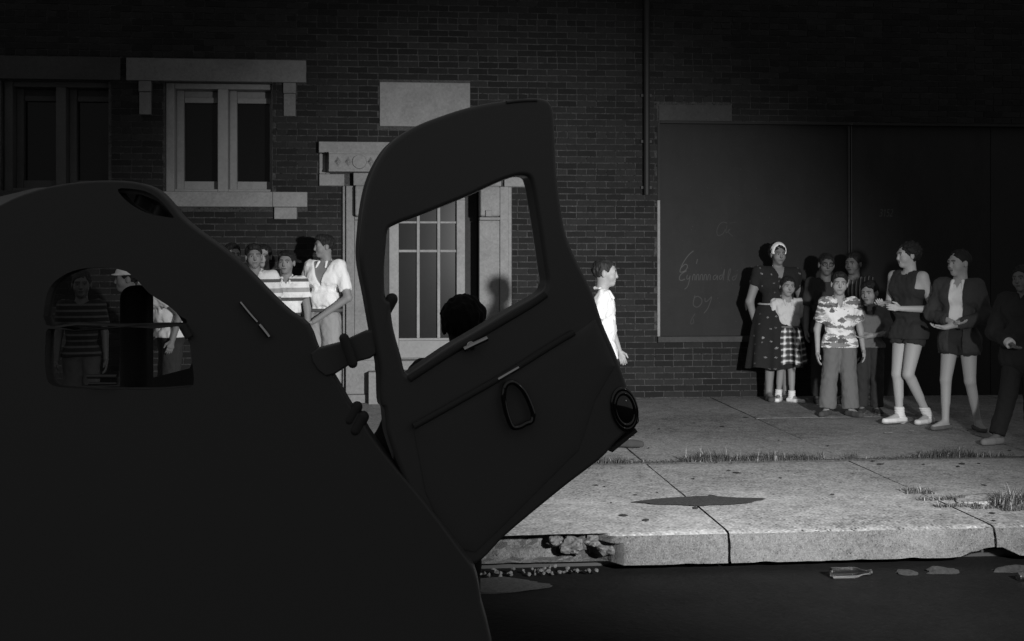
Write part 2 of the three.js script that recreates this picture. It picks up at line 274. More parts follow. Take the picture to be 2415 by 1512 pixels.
{ // bricks in running bond
  const bw = .214, bh = .0672, jt = .0115, r = rng(17), x0 = -5.2, x1 = 8.2, list = [];
  const nRows = Math.round(4.9 / bh);
  for (let j = 0; j < nRows; j++) {
    const y0 = .004 + j * bh, y1 = y0 + bh - jt, head = j % 6 === 0; const step = head && j > 0 ? bw / 2 : bw; let x = x0 - (j % 2 ? bw / 2 : 0) - r() * .012;
    let spans = [];
    for (; x < x1; x += step) spans.push([x + jt / 2, x + step - jt / 2]);
    for (const [a, b] of spans) {
      let segs = [[a, b]];
      for (const [ox0, ox1, oy0, oy1] of opens) if (y1 > oy0 + .01 && y0 < oy1 - .01) segs = segs.flatMap(([p, q]) => (q <= ox0 || p >= ox1) ? [[p, q]] : [[p, Math.min(q, ox0 - .004)], [Math.max(p, ox1 + .004), q]].filter(([s, t]) => t - s > .025));
      for (const [p, q] of segs) list.push([p, q, y0, y1]);
    }
  }
  const score = ([p, q, y0, y1]) => { const x = (p + q) / 2, y = (y0 + y1) / 2, pier = x > wx(1300) && x < wx(1548); const low = x >= wx(1548) && y < wy(811); const left = x > wx(640) && x < wx(810) && y < wy(440); return (pier ? 3 - Math.abs(y - 1.35) : low ? 2.6 - (x - wx(1548)) * .9 : left ? 1.7 - Math.abs(y - 1.9) * .5 : -5) + (q - p); };
  list.sort((a, b) => score(b) - score(a));
  const shapes = Array.from({ length: 5 }, (_, k) => { const g = new RoundedBoxGeometry(1, 1, 1, 1, .0); const q = new THREE.BoxGeometry(1, 1, 1, 2, 1, 1), p = q.attributes.position; for (let i = 0; i < p.count; i++) if (p.getZ(i) > 0) p.setXYZ(i, p.getX(i) + .014 * nz(p.getX(i) * 9 + k * 7, p.getY(i) * 5, 1), p.getY(i) + .09 * nz(p.getX(i) * 5 + k * 3, p.getY(i) * 3, 8), p.getZ(i) + .12 * nz(p.getX(i) * 4, p.getY(i) * 6 + k * 5, 4)); q.computeVertexNormals(); const uv = q.attributes.uv; for (let i = 0; i < uv.count; i++) uv.setXY(i, uv.getX(i) * .4 + k * .31, uv.getY(i) * .13 + k * .17); return q; });
  const inst = [];
  list.forEach(([p, q, y0, y1], i) => {
    const d = .03, z = .002 + .005 * r(), rot = (r() - .5) * .012, k = Math.floor(r() * 5), mt = brickMats[Math.floor(r() * 5)];
    if (i < 300) { const m = new THREE.Mesh(shapes[k], mt); m.name = 'brick'; m.castShadow = m.receiveShadow = true; m.position.set((p + q) / 2, (y0 + y1) / 2, z - d / 2 + .002); m.scale.set(q - p, y1 - y0, d); m.rotation.z = rot; bld.add(m); }
    else { const g = shapes[k].clone().scale(q - p, y1 - y0, d).rotateZ(rot).translate((p + q) / 2, (y0 + y1) / 2, z - d / 2 + .002); inst.push([g, mt]); }
  });
  for (const mt of brickMats) { const gs = inst.filter((e) => e[1] === mt).map((e) => e[0]); const m = mesh('brick', mergeGeometries(gs), mt, bld); m.userData.kind = 'stuff'; }
  // mortar bed: slab of wall with its openings
  const sh = new THREE.Shape([[-5.3, -.1], [8.3, -.1], [8.3, 5], [-5.3, 5]].map(([x, y]) => new THREE.Vector2(x, y)));
  for (const [u0, v0, u1, v1] of [[388, 202, 641, 454], [2, 202, 255, 454], [880, 440, 1132, 860]]) { const a = wx(u0), b = wx(u1), c = wy(v1), e = wy(v0); sh.holes.push(new THREE.Path([[a, c], [a, e], [b, e], [b, c]].map(([x, y]) => new THREE.Vector2(x, y)))); }
  sh.holes.push(new THREE.Path([[1550, 811], [1550, 284], [2560, 284], [2560, 955], [2012, 955], [2012, 811]].map(([u, v]) => new THREE.Vector2(wx(u), wy(v)))));
  const w = mesh('wall', metreUV(new THREE.ExtrudeGeometry(sh, { depth: .4, bevelEnabled: false }).translate(0, 0, -.4035).N()), M.mortar, bld);
  mesh('room_wall', metreUV(new THREE.BoxGeometry(13.4, 5, .1).N().translate(1.5, 2.45, -.9)), M.woodDark, bld);
}
// stone trim
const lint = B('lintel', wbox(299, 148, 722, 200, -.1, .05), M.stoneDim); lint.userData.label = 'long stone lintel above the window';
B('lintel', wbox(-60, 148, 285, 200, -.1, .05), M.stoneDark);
for (const [a, b] of [[668, 698], [328, 358]]) B('corbel', [wbox(a, 200.3, b, 225, -.1, .045), wbox(a + 1, 225.4, b - 1, 278, -.1, .035)], M.stoneDim);
B('window_sill', [wbox(360, 455, 644, 490, -.2, .07), wbox(644.3, 455, 725, 490, -.2, .085)], M.stone).userData.label = 'pale stone sill below the window';
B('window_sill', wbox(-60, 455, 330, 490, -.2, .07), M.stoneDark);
B('corbel', wbox(647, 490.3, 700, 518, -.1, .05), M.stone);
function winUnit(u0, fm = M.frameM) {                               // twin sash window, u0 = left edge in pixels
  const o = (a, b, c, d, e, f, k) => wbox(a + u0, b, c + u0, d, e, f, k);
  const w = B('window', [o(0, 200.5, 20, 454.5, -.3, -.07), o(20.4, 200.5, 252, 214, -.3, -.08), o(123, 214.4, 147, 454.5, -.3, -.06), o(20.4, 448, 122.6, 454.5, -.3, -.06), o(147.4, 448, 252, 454.5, -.3, -.06), o(249, 214.4, 252, 447.6, -.3, -.07)], fm);
  for (const x of [20.4, 147.4]) {
    const right = x === 20.4 ? 122.6 : 248.6;
    mesh('sash', [o(x, 214.4, x + 17, 447.6, -.3, -.2), o(x + 17.3, 230, right, 243, -.3, -.22), o(x + 17.3, 428, right, 447.6, -.3, -.2), o(right - 6, 243.3, right, 427.7, -.3, -.22), o(x, 214.4, right, 229.7, -.34, -.26)], fm, w);
    mesh('pane', o(x + 17, 243, right - 6, 428, -.285, -.275, .001), M.glassDark, w);
  }
  return w;
}
winUnit(388); winUnit(4, M.frameShaded);  // far-left unit gets a darkened frame; its lack of light is in the colour
B('plaque', wbox(895, 195, 1108, 299, -.05, .02), M.stone).userData.label = 'blank pale stone plaque over the doorway';
// door surround
B('cornice', [wbox(753, 338, 1247, 364, -.05, .12), wbox(753, 364.3, 768, 412, -.05, .035), wbox(1232, 364.3, 1247, 412, -.05, .035), wbox(753, 412.3, 812, 440, -.05, .05), wbox(1188, 412.3, 1247, 440, -.05, .05)], M.stone);
const fr = B('frieze', [wbox(778, 364.3, 1222, 410, -.05, .27), wbox(768.3, 364.3, 777.7, 412, -.05, .02), wbox(1222.3, 364.3, 1231.7, 412, -.05, .02)], M.stone);
fr.userData.label = 'stone frieze carved with diamonds and discs';
{
  const y = wy(387), disc = (u) => new THREE.CylinderGeometry(.07, .076, .034, 28).rotateX(Math.PI / 2).translate(wx(u), y, WALL_Z + .279), dia = (u) => new THREE.CylinderGeometry(.008, .06, .05, 4).rotateX(Math.PI / 2).scale(.68, 1, 1).translate(wx(u), y, WALL_Z + .288);
  for (let k = -2; k <= 2; k++) { const c = 1000 + k * 75.5; if (Math.abs(k) <= 2) mesh('disc', metreUV(disc(c).N()), M.stone, fr); for (const s of [-1, 1]) { mesh('diamond', metreUV(dia(c + s * 26).N()), M.stone, fr); if (s * 2 === k) mesh('diamond', metreUV(dia(c + s * 50).N()), M.stone, fr); } }
  mesh('moulding', [wbox(778, 364.5, 1222, 369, .27, .285, .002), wbox(778, 404.5, 1222, 409.8, .27, .285, .002)], M.stone, fr);
}
function pier(s) {                                  // s = -1 left, 1 right of the door; mirrored about u = 1000 (+7 for the right one)
  const m = (a, b) => s < 0 ? [a, b] : [2013 - b, 2013 - a]; const q = (a, v0, b, v1, o0, o1, k) => { const [x, y] = m(a, b); return wbox(x, v0, y, v1, o0, o1, k); };
  const p = B('pilaster', [q(808, 440.4, 816, 925, -.05, .05), q(816.4, 440.4, 836, 925, -.05, .1), q(836.4, 520, 884, 925, -.05, .075)], M.stone);
  mesh('capital', [q(834, 410.4, 884, 440, -.05, .14), q(838, 440.3, 884, 512, -.05, .22, .02), q(836.4, 512.3, 884, 519.6, -.05, .12)], M.stone, p);
  mesh('bracket', [q(858, 497, 872, 512, .22, .25, .006)], M.stone, p);
  mesh('plinth', q(804, 925.4, 895, 952, -.05, .16), M.stone, p);
  mesh('die', q(816, 846, 884, 925, .1, .13), M.stone, p);
  return p;
}
pier(-1); pier(1);
{ // glazed door and its frame
  const d = B('door', [wbox(917, 470, 940, 860, -.24, -.16), wbox(1078, 470, 1098, 860, -.24, -.14), wbox(940.3, 800, 1077.7, 806, -.24, -.17), wbox(940.3, 848, 1077.7, 860, -.24, -.17), wbox(940.3, 440.4, 1077.7, 470, -.24, -.17), wbox(917, 440.4, 939.7, 469.7, -.24, -.17), wbox(1078, 440.4, 1098, 469.7, -.24, -.17)], M.woodLight);
  d.userData.label = 'glazed wooden door with narrow panes';
  mesh('glazing_bar', [wbox(983, 470, 990, 800, -.22, -.165, .004), wbox(1032, 470, 1039, 800, -.22, -.165, .004), wbox(940, 521, 982.6, 526, -.22, -.175, .003), wbox(990.4, 521, 1031.6, 526, -.22, -.175, .003), wbox(1039.4, 521, 1078, 526, -.22, -.175, .003), wbox(940, 589, 982.6, 595, -.22, -.17, .003), wbox(990.4, 589, 1031.6, 595, -.22, -.17, .003), wbox(1039.4, 589, 1078, 595, -.22, -.17, .003)], M.woodLight, d);
  for (const [a, b] of [[940.3, 983], [990, 1032], [1039, 1077.7]]) for (const [c, e] of [[470, 521], [526, 589], [595, 800]]) mesh('pane', wbox(a, c, b, e, -.215, -.205, .001), new THREE.MeshPhysicalMaterial({ map: paintT, color: lin(.012), roughness: .16 }), d);
  mesh('bottom_panel', wbox(940.3, 806.3, 1077.7, 847.7, -.23, -.19), M.wood, d);
  B('door_frame', [wbox(890, 440.4, 916.6, 860, -.3, -.12), wbox(1099, 440.4, 1129, 860, -.38, -.3)], M.stoneDark);
  B('door_step', [wbox(885, 848.5, 1128, 870, -.12, .12), wbox(870, 870.4, 1143, 955, -.05, .3)], M.stone);
  B('lintel', wbox(884.4, 411, 1128.6, 440, -.3, .06), M.stone);
}
{ // downpipe on the brick pier, ends part way down
  const x = wx(1522), p = B('downpipe', [new THREE.CylinderGeometry(.034, .034, wy(190) - wy(458) + 2, 16).translate(x, (wy(190) + wy(458)) / 2 + 1, WALL_Z + .06), ...[440, 330, 220].map((v) => box(.12, .03, .03, x, wy(v), WALL_Z + .03))].map((g) => metreUV(g.N())), M.iron); p.userData.label = 'dark iron downpipe ending halfway down the brick pier';
}
// boarded panels with chalk writing
const chalk = (() => {
  const c = document.createElement('canvas'); c.width = 1024; c.height = 1024; const x = c.getContext('2d');
  x.fillStyle = 'rgb(30,30,30)'; x.fillRect(0, 0, 1024, 1024); const r = rng(3);
  for (let i = 0; i < 900; i++) { const v = 24 + r() * 14 | 0; x.fillStyle = `rgba(${v},${v},${v},.25)`; x.beginPath(); x.ellipse(r() * 1024, r() * 1024, 10 + 60 * r(), 6 + 90 * r(), 0, 0, 7); x.fill(); }
  for (let i = 0; i < 260; i++) { const v = 50 + r() * 50 | 0; x.fillStyle = `rgba(${v},${v},${v},.5)`; x.fillRect(r() * 1024, r() * 1024, 1 + r() * 3, 1 + r() * 4); }
  return [c, x];
})();
{
  const [c, x] = chalk, U = (u) => (u - 1555) / 450 * 1024, V = (v) => (v - 285) / 512 * 1024;
  x.lineCap = x.lineJoin = 'round';
  const stroke = (pts, w = 5, a = .5) => { x.strokeStyle = `rgba(170,170,170,${a * .55})`; x.lineWidth = w; x.beginPath(); pts.forEach(([u, v], i) => i ? x.quadraticCurveTo(U(pts[i - 1][0]), U(0) * 0 + V(pts[i - 1][1]), U((u + pts[i - 1][0]) / 2), V((v + pts[i - 1][1]) / 2)) : x.moveTo(U(u), V(v))); const e = pts[pts.length - 1]; x.lineTo(U(e[0]), V(e[1])); x.stroke(); };
  const S = (dx, dy, k, P) => P.map(([a, b]) => [dx + a * k, dy + b * k]);
  stroke([[1636, 592], [1626, 600], [1612, 620], [1604, 640], [1606, 644], [1618, 640], [1624, 628], [1618, 622], [1608, 632]], 5, .55); stroke([[1646, 612], [1644, 622]], 5, .5);       // C'
  stroke([[1620, 640], [1606, 648], [1602, 660], [1608, 664], [1616, 660]], 5, .5);
  stroke([[1622, 650], [1620, 660], [1626, 660], [1630, 648], [1624, 678], [1616, 684]], 4, .5);                                                     // y
  for (let k = 0; k < 5; k++) stroke([[1634 + k * 9, 662], [1636 + k * 9, 648], [1641 + k * 9, 649], [1640 + k * 9, 662]], 4, .5);                 // mmn
  stroke([[1690, 650], [1684, 652], [1683, 661], [1689, 661], [1694, 648], [1693, 662]], 4, .5);
  stroke([[1704, 650], [1698, 652], [1698, 661], [1704, 660], [1712, 628], [1707, 662]], 4, .45); stroke([[1718, 662], [1726, 636], [1722, 634], [1717, 656], [1722, 664]], 4, .4); stroke([[1736, 652], [1728, 656], [1730, 664], [1737, 660], [1740, 648]], 4, .35);
  stroke([[1640, 700], [1634, 724], [1648, 730], [1660, 712], [1648, 700], [1640, 704]], 4, .45); stroke([[1664, 706], [1664, 716], [1672, 712], [1682, 698], [1672, 730], [1662, 742]], 4, .45);   // Dy
  stroke([[1640, 744], [1630, 760], [1630, 770], [1638, 766], [1636, 756]], 4, .3);
  stroke([[1716, 524], [1704, 520], [1692, 536], [1692, 556], [1706, 552], [1712, 540]], 4, .3); stroke([[1716, 530], [1712, 552], [1726, 536], [1716, 544], [1730, 556]], 4, .28); stroke([[1722, 524], [1738, 522]], 3, .2);
  const t = new THREE.CanvasTexture(c); t.colorSpace = THREE.SRGBColorSpace;
  const P = B('boarded_panel', (() => { const g = wbox(1556, 285, 2003, 797, -.12, -.06, .0); const p = g.attributes.position, n = g.attributes.normal, uv = g.attributes.uv; const a = wx(1556), b = wx(2003), c0 = wy(797), e = wy(285); for (let i = 0; i < p.count; i++) uv.setXY(i, (p.getX(i) - a) / (b - a), (p.getY(i) - c0) / (e - c0)); return g; })(), std({ map: t, bumpMap: stoneB, bumpScale: .003, roughness: .8, color: lin(.85) }));
  P.userData.label = 'dark boarded panel with faint chalk handwriting';
  B('panel_frame', [wbox(1549.5, 284, 1555.8, 470, -.12, .012, .002), wbox(1556, 279, 2003, 284.7, -.12, .005, .002)], M.woodDark);
  B('panel_frame', wbox(1549.5, 470.2, 1555.8, 797, -.12, .014, .002), M.stone).userData.label = 'worn pale edge strip of the boarded panel';
  B('panel_sill', wbox(1549.5, 797.3, 2012, 811, -.12, .05, .004), M.stoneDark);
  B('panel_band', wbox(1553, 240, 1725, 278.7, -.08, .012, .003), M.stoneDark);
  B('panel_post', [wbox(2003.3, 284, 2006, 797, -.12, -.03, .001), wbox(2009, 284, 2011.6, 797, -.12, -.03, .001)], std({ color: lin(.05), roughness: .7, map: paintT }));
  const c2 = document.createElement('canvas'); c2.width = c2.height = 512; const y = c2.getContext('2d'); y.fillStyle = 'rgb(32,32,32)'; y.fillRect(0, 0, 512, 512); const r = rng(8);
  for (let i = 0; i < 400; i++) { const v = 26 + r() * 14 | 0; y.fillStyle = `rgba(${v},${v},${v},.25)`; y.beginPath(); y.ellipse(r() * 512, r() * 512, 5 + 30 * r(), 5 + 50 * r(), 0, 0, 7); y.fill(); }
  const u2 = (u) => (u - 2013) / 327 * 512, v2 = (v) => (v - 285) / 665 * 512; y.font = 'italic 15px sans-serif'; y.fillStyle = 'rgba(140,140,140,.4)'; y.save(); y.translate(u2(2076), v2(507)); y.scale(1.55, 1.3); y.fillText('3152', 0, 0); y.restore();
  const t2 = new THREE.CanvasTexture(c2); t2.colorSpace = THREE.SRGBColorSpace;
  const D = B('boarded_door', (() => { const g = wbox(2013, 285, 2340, 950, -.12, -.05, .0), p = g.attributes.position, uv = g.attributes.uv, a = wx(2013), b = wx(2340), c0 = wy(950), e = wy(285); for (let i = 0; i < p.count; i++) uv.setXY(i, (p.getX(i) - a) / (b - a), (p.getY(i) - c0) / (e - c0)); return g; })(), std({ map: t2, bumpMap: stoneB, bumpScale: .003, roughness: .8 }));
  D.userData.label = 'dark boarded door chalked with the number 3152';
  B('boarded_door', wbox(2341.5, 285, 2560, 950, -.12, -.052, .003), M.woodDark);
  B('panel_frame', [wbox(2012, 279, 2560, 284.7, -.12, .006, .002)], M.woodDark);
}

// ---------------------------------------------------------------- the black car, tilted, door swung wide open
{
  const car = thing('black_car', 'black tilted car in the street with its door hanging wide open', 'car', L(-1.4, 4.6, ROAD_Y));
  const off = car.position.clone();
  const C = (name, geo, mat, parent = car) => { const m = mesh(name, geo, mat, parent); if (parent === car) m.position.copy(off).negate(); return m; };
  // body side: plane across the view at depth D; px -> plane coordinates, then turned with the camera yaw
  const D = 4.0, px = (u, v, d = D) => new THREE.Vector2((u - CX) / FOC * d, EYE + (HZ - v) / FOC * d);
  const smooth = (pts, k = 5) => { const c = new THREE.CatmullRomCurve3(pts.map(([u, v]) => new THREE.Vector3(u, v, 0)), true, 'centripetal'); return c.getPoints(pts.length * k).slice(0, -1).map((p) => [p.x, p.y]); };
  const place = (g, d) => g.translate(0, 0, -d).rotateY(-YAW);
  const outline = [[-160, 900], [-140, 740], [-90, 600], [-20, 505], [60, 462], [160, 438], [268, 431], [330, 437], [368, 452], [395, 478], [425, 515], [470, 552], [520, 588], [572, 632], [640, 702], [680, 739], [720, 768], [745, 830], [776, 880], [800, 920], [822, 958], [832, 968], [842, 972], [848, 990], [856, 1004], [864, 1018], [905, 1075], [1000, 1190], [1088, 1308], [1112, 1342], [1128, 1420], [1140, 1560], [-160, 1560]];
  const winA = [[112, 700], [124, 672], [160, 645], [210, 632], [300, 640], [352, 690], [372, 704], [400, 722], [428, 746], [441, 754], [442, 761], [436, 763], [410, 763], [360, 763], [112, 766]];
  const winB = [[280, 447], [322, 447], [355, 456], [385, 478], [404, 502], [412, 513], [392, 512], [360, 506], [330, 494], [296, 470]];
  const winC = [[116, 775], [362, 774], [376, 774], [438, 774], [452, 838], [458, 905], [450, 912], [140, 912], [118, 902], [110, 880], [110, 800]];
  const shp = (pts, holes, d = D) => { const s = new THREE.Shape(smooth(pts, 3).map(([u, v]) => px(u, v, d))); for (const h of holes) s.holes.push(new THREE.Path(smooth(h, 3).map(([u, v]) => px(u, v, d)))); return s; };
  const ext = (s, depth, bev = .012) => new THREE.ExtrudeGeometry(s, { depth, bevelEnabled: bev > 0, bevelThickness: bev, bevelSize: bev * .6, bevelSegments: 3, steps: 1 }).translate(0, 0, -depth);
  C('body_side', place(ext(shp(outline, [winA, winB, winC]), .05), D), M.carBody);
  // far side: the same outline carried across the width of the body, with its own big window
  const wv = new THREE.Vector3(-.75, 0, -1.35);
  const farWin = [[-60, 610], [60, 520], [250, 480], [330, 500], [420, 552], [520, 625], [600, 700], [680, 765], [735, 860], [735, 960], [-60, 960]];
  C('far_side', place(ext(shp(outline, [farWin]), .05).translate(wv.x, 0, wv.z), D), M.car);
  const skin = (pts, th) => { // sheet along the outline across the width of the body
    const pos = [], idx = []; pts.forEach(([u, v], i) => { const p = px(u, v); for (const [t, k] of [[0, 0], [.5, 0], [1, 0], [1, 1], [.5, 1], [0, 1]]) pos.push(p.x + wv.x * t, p.y + .03 * Math.sin(Math.PI * t) - k * th, wv.z * t - .02); });
    for (let i = 0; i < pts.length - 1; i++) for (let k = 0; k < 6; k++) { const a = i * 6 + k, b = i * 6 + (k + 1) % 6; idx.push(a, b, a + 6, b, b + 6, a + 6); }
    const g = new THREE.BufferGeometry(); g.setAttribute('position', new THREE.Float32BufferAttribute(pos, 3)); g.setIndex(idx); return metreUV(place(toCreasedNormals(g, .7), D));
  };
  C('roof', skin(outline.slice(1, 14), .03), M.carBody);
  C('windshield_frame', [skin(outline.slice(13, 18), .03)], M.carBody);
  C('end_panel', [skin(outline.slice(25, 32), .03)], M.carDark);
  // vent window trim along the leaning pillar, sill rail, seat, crumpled light lining
  const line = (pts, r, d, mat, name, parent = car) => C(name, place(new THREE.TubeGeometry(new THREE.CatmullRomCurve3(pts.map(([u, v]) => { const p = px(u, v, d); return new THREE.Vector3(p.x, p.y, 0); })), 24, r, 8), d), mat, parent);
  line([[566, 713], [590, 742], [606, 760]], .006, D - .022, M.chrome, 'window_trim'); line([[611, 766], [625, 783], [634, 795]], .008, D - .022, M.chrome, 'window_trim');
  line([[205, 888], [240, 888], [275, 888]], .007, D - .026, M.ironWorn, 'trim_strip'); line([[208, 905], [240, 905], [275, 905]], .005, D - .026, M.ironWorn, 'trim_strip');
  line([[430, 768], [438, 782], [446, 796]], .014, D - .02, M.carDark, 'window_post');
  const seatG = new RoundedBoxGeometry(.1, .75, .16, 4, .048).translate(0, .25, 0); const sp = px(322, 832, 4.55); C('seat', place(seatG.translate(sp.x, sp.y - .375, 0), 4.55), M.carDark);
  const lg = new THREE.PlaneGeometry(.16, .07, 40, 16), lp = lg.attributes.position; for (let i = 0; i < lp.count; i++) lp.setZ(i, .03 * Math.sin(lp.getX(i) * 90 + 5 * lp.getY(i)) + .02 * nz(lp.getX(i) * 20, lp.getY(i) * 20, 3)); lg.computeVertexNormals();
  const lq = px(366, 487, 4.09); C('lining', place(lg.rotateZ(-.5).translate(lq.x, lq.y, 0), 4.09), std({ color: lin(.14), roughness: 1, side: 2 }));
  // hinge arm with its pin
  const hp = [[738, 834], [800, 812], [880, 783], [884, 832], [830, 852], [770, 882]];
  const arm = C('hinge_arm', place(ext(shp(hp, []), .07, .01), D - .01), M.car);
  { const g = new THREE.CapsuleGeometry(.016, .085, 6, 14), p = px(820, 828, D - .06); g.rotateZ(.33).translate(p.x, p.y, 0); mesh('hinge_pin', place(g, D - .05), M.carDark, arm); }
  // ---- the door: a rigid panel on a plane that runs away to the right
  const O = new THREE.Vector3((880 - CX) / FOC * 3.98, 0, -3.98), az = 74 * Math.PI / 180, ed = new THREE.Vector3(Math.sin(az), 0, -Math.cos(az)), nrm = new THREE.Vector3(-Math.cos(az), 0, -Math.sin(az)).negate(); // nrm faces the photographer side
  const nn = new THREE.Vector3().crossVectors(ed, new THREE.Vector3(0, 1, 0)); // = local +z of the panel
  const dp = (u, v) => { const q = (u - CX) / FOC, s = (q * -O.z - O.x) / (ed.x - q * -ed.z), d = -O.z - ed.z * s; return new THREE.Vector2(s, EYE + (HZ - v) / FOC * d); };
  const basis = new THREE.Matrix4().makeBasis(ed, new THREE.Vector3(0, 1, 0), nn).setPosition(O.x, 0, O.z);
  const onDoor = (g) => g.applyMatrix4(basis).rotateY(-YAW);
  const dout = [[846, 610], [849, 540], [856, 480], [868, 428], [888, 382], [918, 340], [968, 304], [1040, 274], [1120, 250], [1200, 237], [1262, 232], [1288, 238], [1300, 255], [1305, 300], [1310, 400], [1318, 470], [1332, 550], [1355, 608], [1395, 690], [1420, 765], [1448, 830], [1474, 902], [1490, 948], [1506, 986], [1504, 997], [1484, 1011], [1450, 1042], [1420, 1076], [1330, 1146], [1190, 1262], [1120, 1328], [1060, 1330], [985, 1205], [912, 1024], [908, 990], [904, 962], [898, 955], [893, 870], [878, 790], [862, 700]];
  const dwin = [[915, 541], [909, 580], [905, 650], [910, 705], [920, 712], [921, 735], [926, 772], [943, 835], [958, 882], [975, 873], [1050, 822], [1130, 775], [1200, 733], [1255, 702], [1277, 687], [1286, 668], [1281, 622], [1263, 500], [1251, 435], [1244, 419], [1226, 415], [1190, 424], [1100, 464], [980, 512], [932, 530]];
  const ds = new THREE.Shape(smooth(dout).map(([u, v]) => dp(u, v))); ds.holes.push(new THREE.Path(smooth(dwin).map(([u, v]) => dp(u, v))));
  const bev = (s, depth, t, sz, seg = 5) => new THREE.ExtrudeGeometry(s, { depth, bevelEnabled: true, bevelThickness: t, bevelSize: sz, bevelOffset: -sz, bevelSegments: seg, curveSegments: 6 }).translate(0, 0, -depth);
  const door = C('door', onDoor(bev(ds, .07, .018, .014)), M.car);
  const Dm = (name, geo, mat) => mesh(name, [].concat(geo).length > 1 ? geo.map(onDoor) : onDoor(geo), mat, door);
  const poly = (pts) => new THREE.Shape(pts.map(([u, v]) => dp(u, v)));
  const z0 = .018;
  // pressed lower panel standing proud below the moulding line
  Dm('lower_panel', bev(poly([[971, 1008], [1060, 958], [1190, 884], [1300, 818], [1352, 786], [1398, 752], [1420, 800], [1446, 862], [1400, 940], [1360, 1060], [1180, 1240], [1118, 1300], [1060, 1290], [1000, 1160]]), .002, .004, .06, 8).translate(0, 0, z0 + .001), M.car);
  const tube = (pts, r, z, seg = 40, rs = 10) => new THREE.TubeGeometry(new THREE.CatmullRomCurve3(pts.map(([u, v, dz = 0]) => { const p = dp(u, v); return new THREE.Vector3(p.x, p.y, z + dz); })), seg, r, rs);
  Dm('moulding', tube([[971, 1003], [1080, 942], [1190, 879], [1300, 810], [1346, 783]], .011, z0 + .012), M.carDark);
  Dm('moulding_glint', tube([[1168, 893], [1192, 879], [1216, 865]], .0085, z0 + .016, 12), M.chrome);  // chrome piece added as the bright glint on the moulding
  Dm('belt_rail', tube([[962, 893], [1050, 836], [1130, 788], [1255, 714], [1283, 694]], .012, z0 - .002), M.carDark);
  Dm('latch_handle', [tube([[1086, 822], [1104, 813], [1140, 796]], .009, z0 + .03, 20), new THREE.SphereGeometry(.017, 16, 12).translate(dp(1104, 815).x, dp(1104, 815).y, z0 + .02)].map((g) => g.N()), M.chrome);
  Dm('pull_loop', tube([[1180, 912], [1186, 902], [1200, 898], [1222, 915], [1240, 950], [1247, 975], [1243, 990], [1232, 994], [1214, 1003], [1200, 1003], [1188, 980], [1178, 935], [1180, 912]], .009, z0 + .03, 60), M.lens);
  // oval lamp in the corner
  const lc = dp(1467, 963), lampT = (k, r) => new THREE.TorusGeometry(.043 * k, r, 12, 40).scale(1, 1.62, 1).rotateZ(.24).translate(lc.x, lc.y, z0 + .004);
  Dm('lamp_rim', [lampT(1, .006), lampT(.8, .005).translate(0, 0, .006)].map((g) => g.N()), M.lens);
  Dm('lamp_lens', new THREE.SphereGeometry(.034, 24, 16).scale(1, 1.62, .45).rotateZ(.24).translate(lc.x, lc.y, z0 + .004), M.lens);
  Dm('lower_lip', bev(poly([[1432, 1062], [1500, 1011], [1506, 1019], [1446, 1068]]), .05, .008, .006).translate(0, 0, -.01), M.carDark);
  for (const [u, v, s] of [[914, 722, .02], [832, 976, .018], [846, 1000, .02]]) { const p = px(u, v, D - .01); C('hinge_knuckle', place(new THREE.CapsuleGeometry(s, .05, 4, 10).rotateZ(-.5).translate(p.x, p.y, 0), D), M.carDark); }
  { const p = dp(1265, 234); Dm('drip_rail', tube([[1190, 243], [1225, 239], [1262, 238]], .006, z0, 12), M.car); }
  // wheels, below the frame
  for (const [u, dd] of [[60, 0], [940, 0], [60, 1], [940, 1]]) {
    const p = px(u, 1640); const tyre = new THREE.TorusGeometry(.24, .09, 16, 40).translate(p.x + wv.x * dd + .0, ROAD_Y + .345, -.12 + (wv.z + .16) * dd), hub = new THREE.CylinderGeometry(.17, .17, .06, 28).rotateX(Math.PI / 2).translate(p.x + wv.x * dd, ROAD_Y + .345, -.12 + (wv.z + .16) * dd);
    const w = C('wheel', place(tyre, D), M.rubber); mesh('rim', place(hub, D), M.ironWorn, w);
  }
}
// ---------------------------------------------------------------- the floodlight that lights the scene (behind the photographer)
{
  const f = thing('floodlight', 'floodlight on an iron tripod lighting the pavement', 'floodlight', new THREE.Vector3(LAMP.x, ROAD_Y, LAMP.z)), dir = LAMP_AIM.clone().sub(LAMP).normalize();
  const y = LAMP.y - ROAD_Y, q = new THREE.Quaternion().setFromUnitVectors(new THREE.Vector3(0, 1, 0), dir), hp = new THREE.Vector3(0, y, 0).addScaledVector(dir, -.12);
  mesh('pole', new THREE.CylinderGeometry(.02, .025, y - .2, 12).translate(-dir.x * .2, (y - .2) / 2 + .02, -dir.z * .2), M.iron, f);
  for (let k = 0; k < 3; k++) { const a = k * 2.094; mesh('leg', new THREE.TubeGeometry(new THREE.LineCurve3(new THREE.Vector3(-dir.x * .2, 1.1, -dir.z * .2), new THREE.Vector3(-dir.x * .2 + Math.cos(a) * .6, .02, -dir.z * .2 + Math.sin(a) * .6)), 2, .014, 8), M.iron, f); }
  mesh('bracket', new THREE.TubeGeometry(new THREE.LineCurve3(new THREE.Vector3(-dir.x * .2, y - .2, -dir.z * .2), hp.clone().addScaledVector(dir, -.16)), 2, .018, 8), M.iron, f);
  mesh('lamp_housing', new THREE.LatheGeometry([[.02, -.22], [.09, -.2], [.15, -.08], [.17, .02], [.165, .02], [.145, -.07], [.02, -.17]].map(([a, b]) => new THREE.Vector2(a, b)), 32).applyQuaternion(q).translate(hp.x, hp.y, hp.z), M.iron, f);
  mesh('lamp_glass', new THREE.CircleGeometry(.1, 32).rotateX(-Math.PI / 2).translate(0, -.05, 0).applyQuaternion(q).translate(hp.x, hp.y, hp.z), std({ color: lin(.5), emissive: 0xffffff, emissiveIntensity: 6 }), f);
}

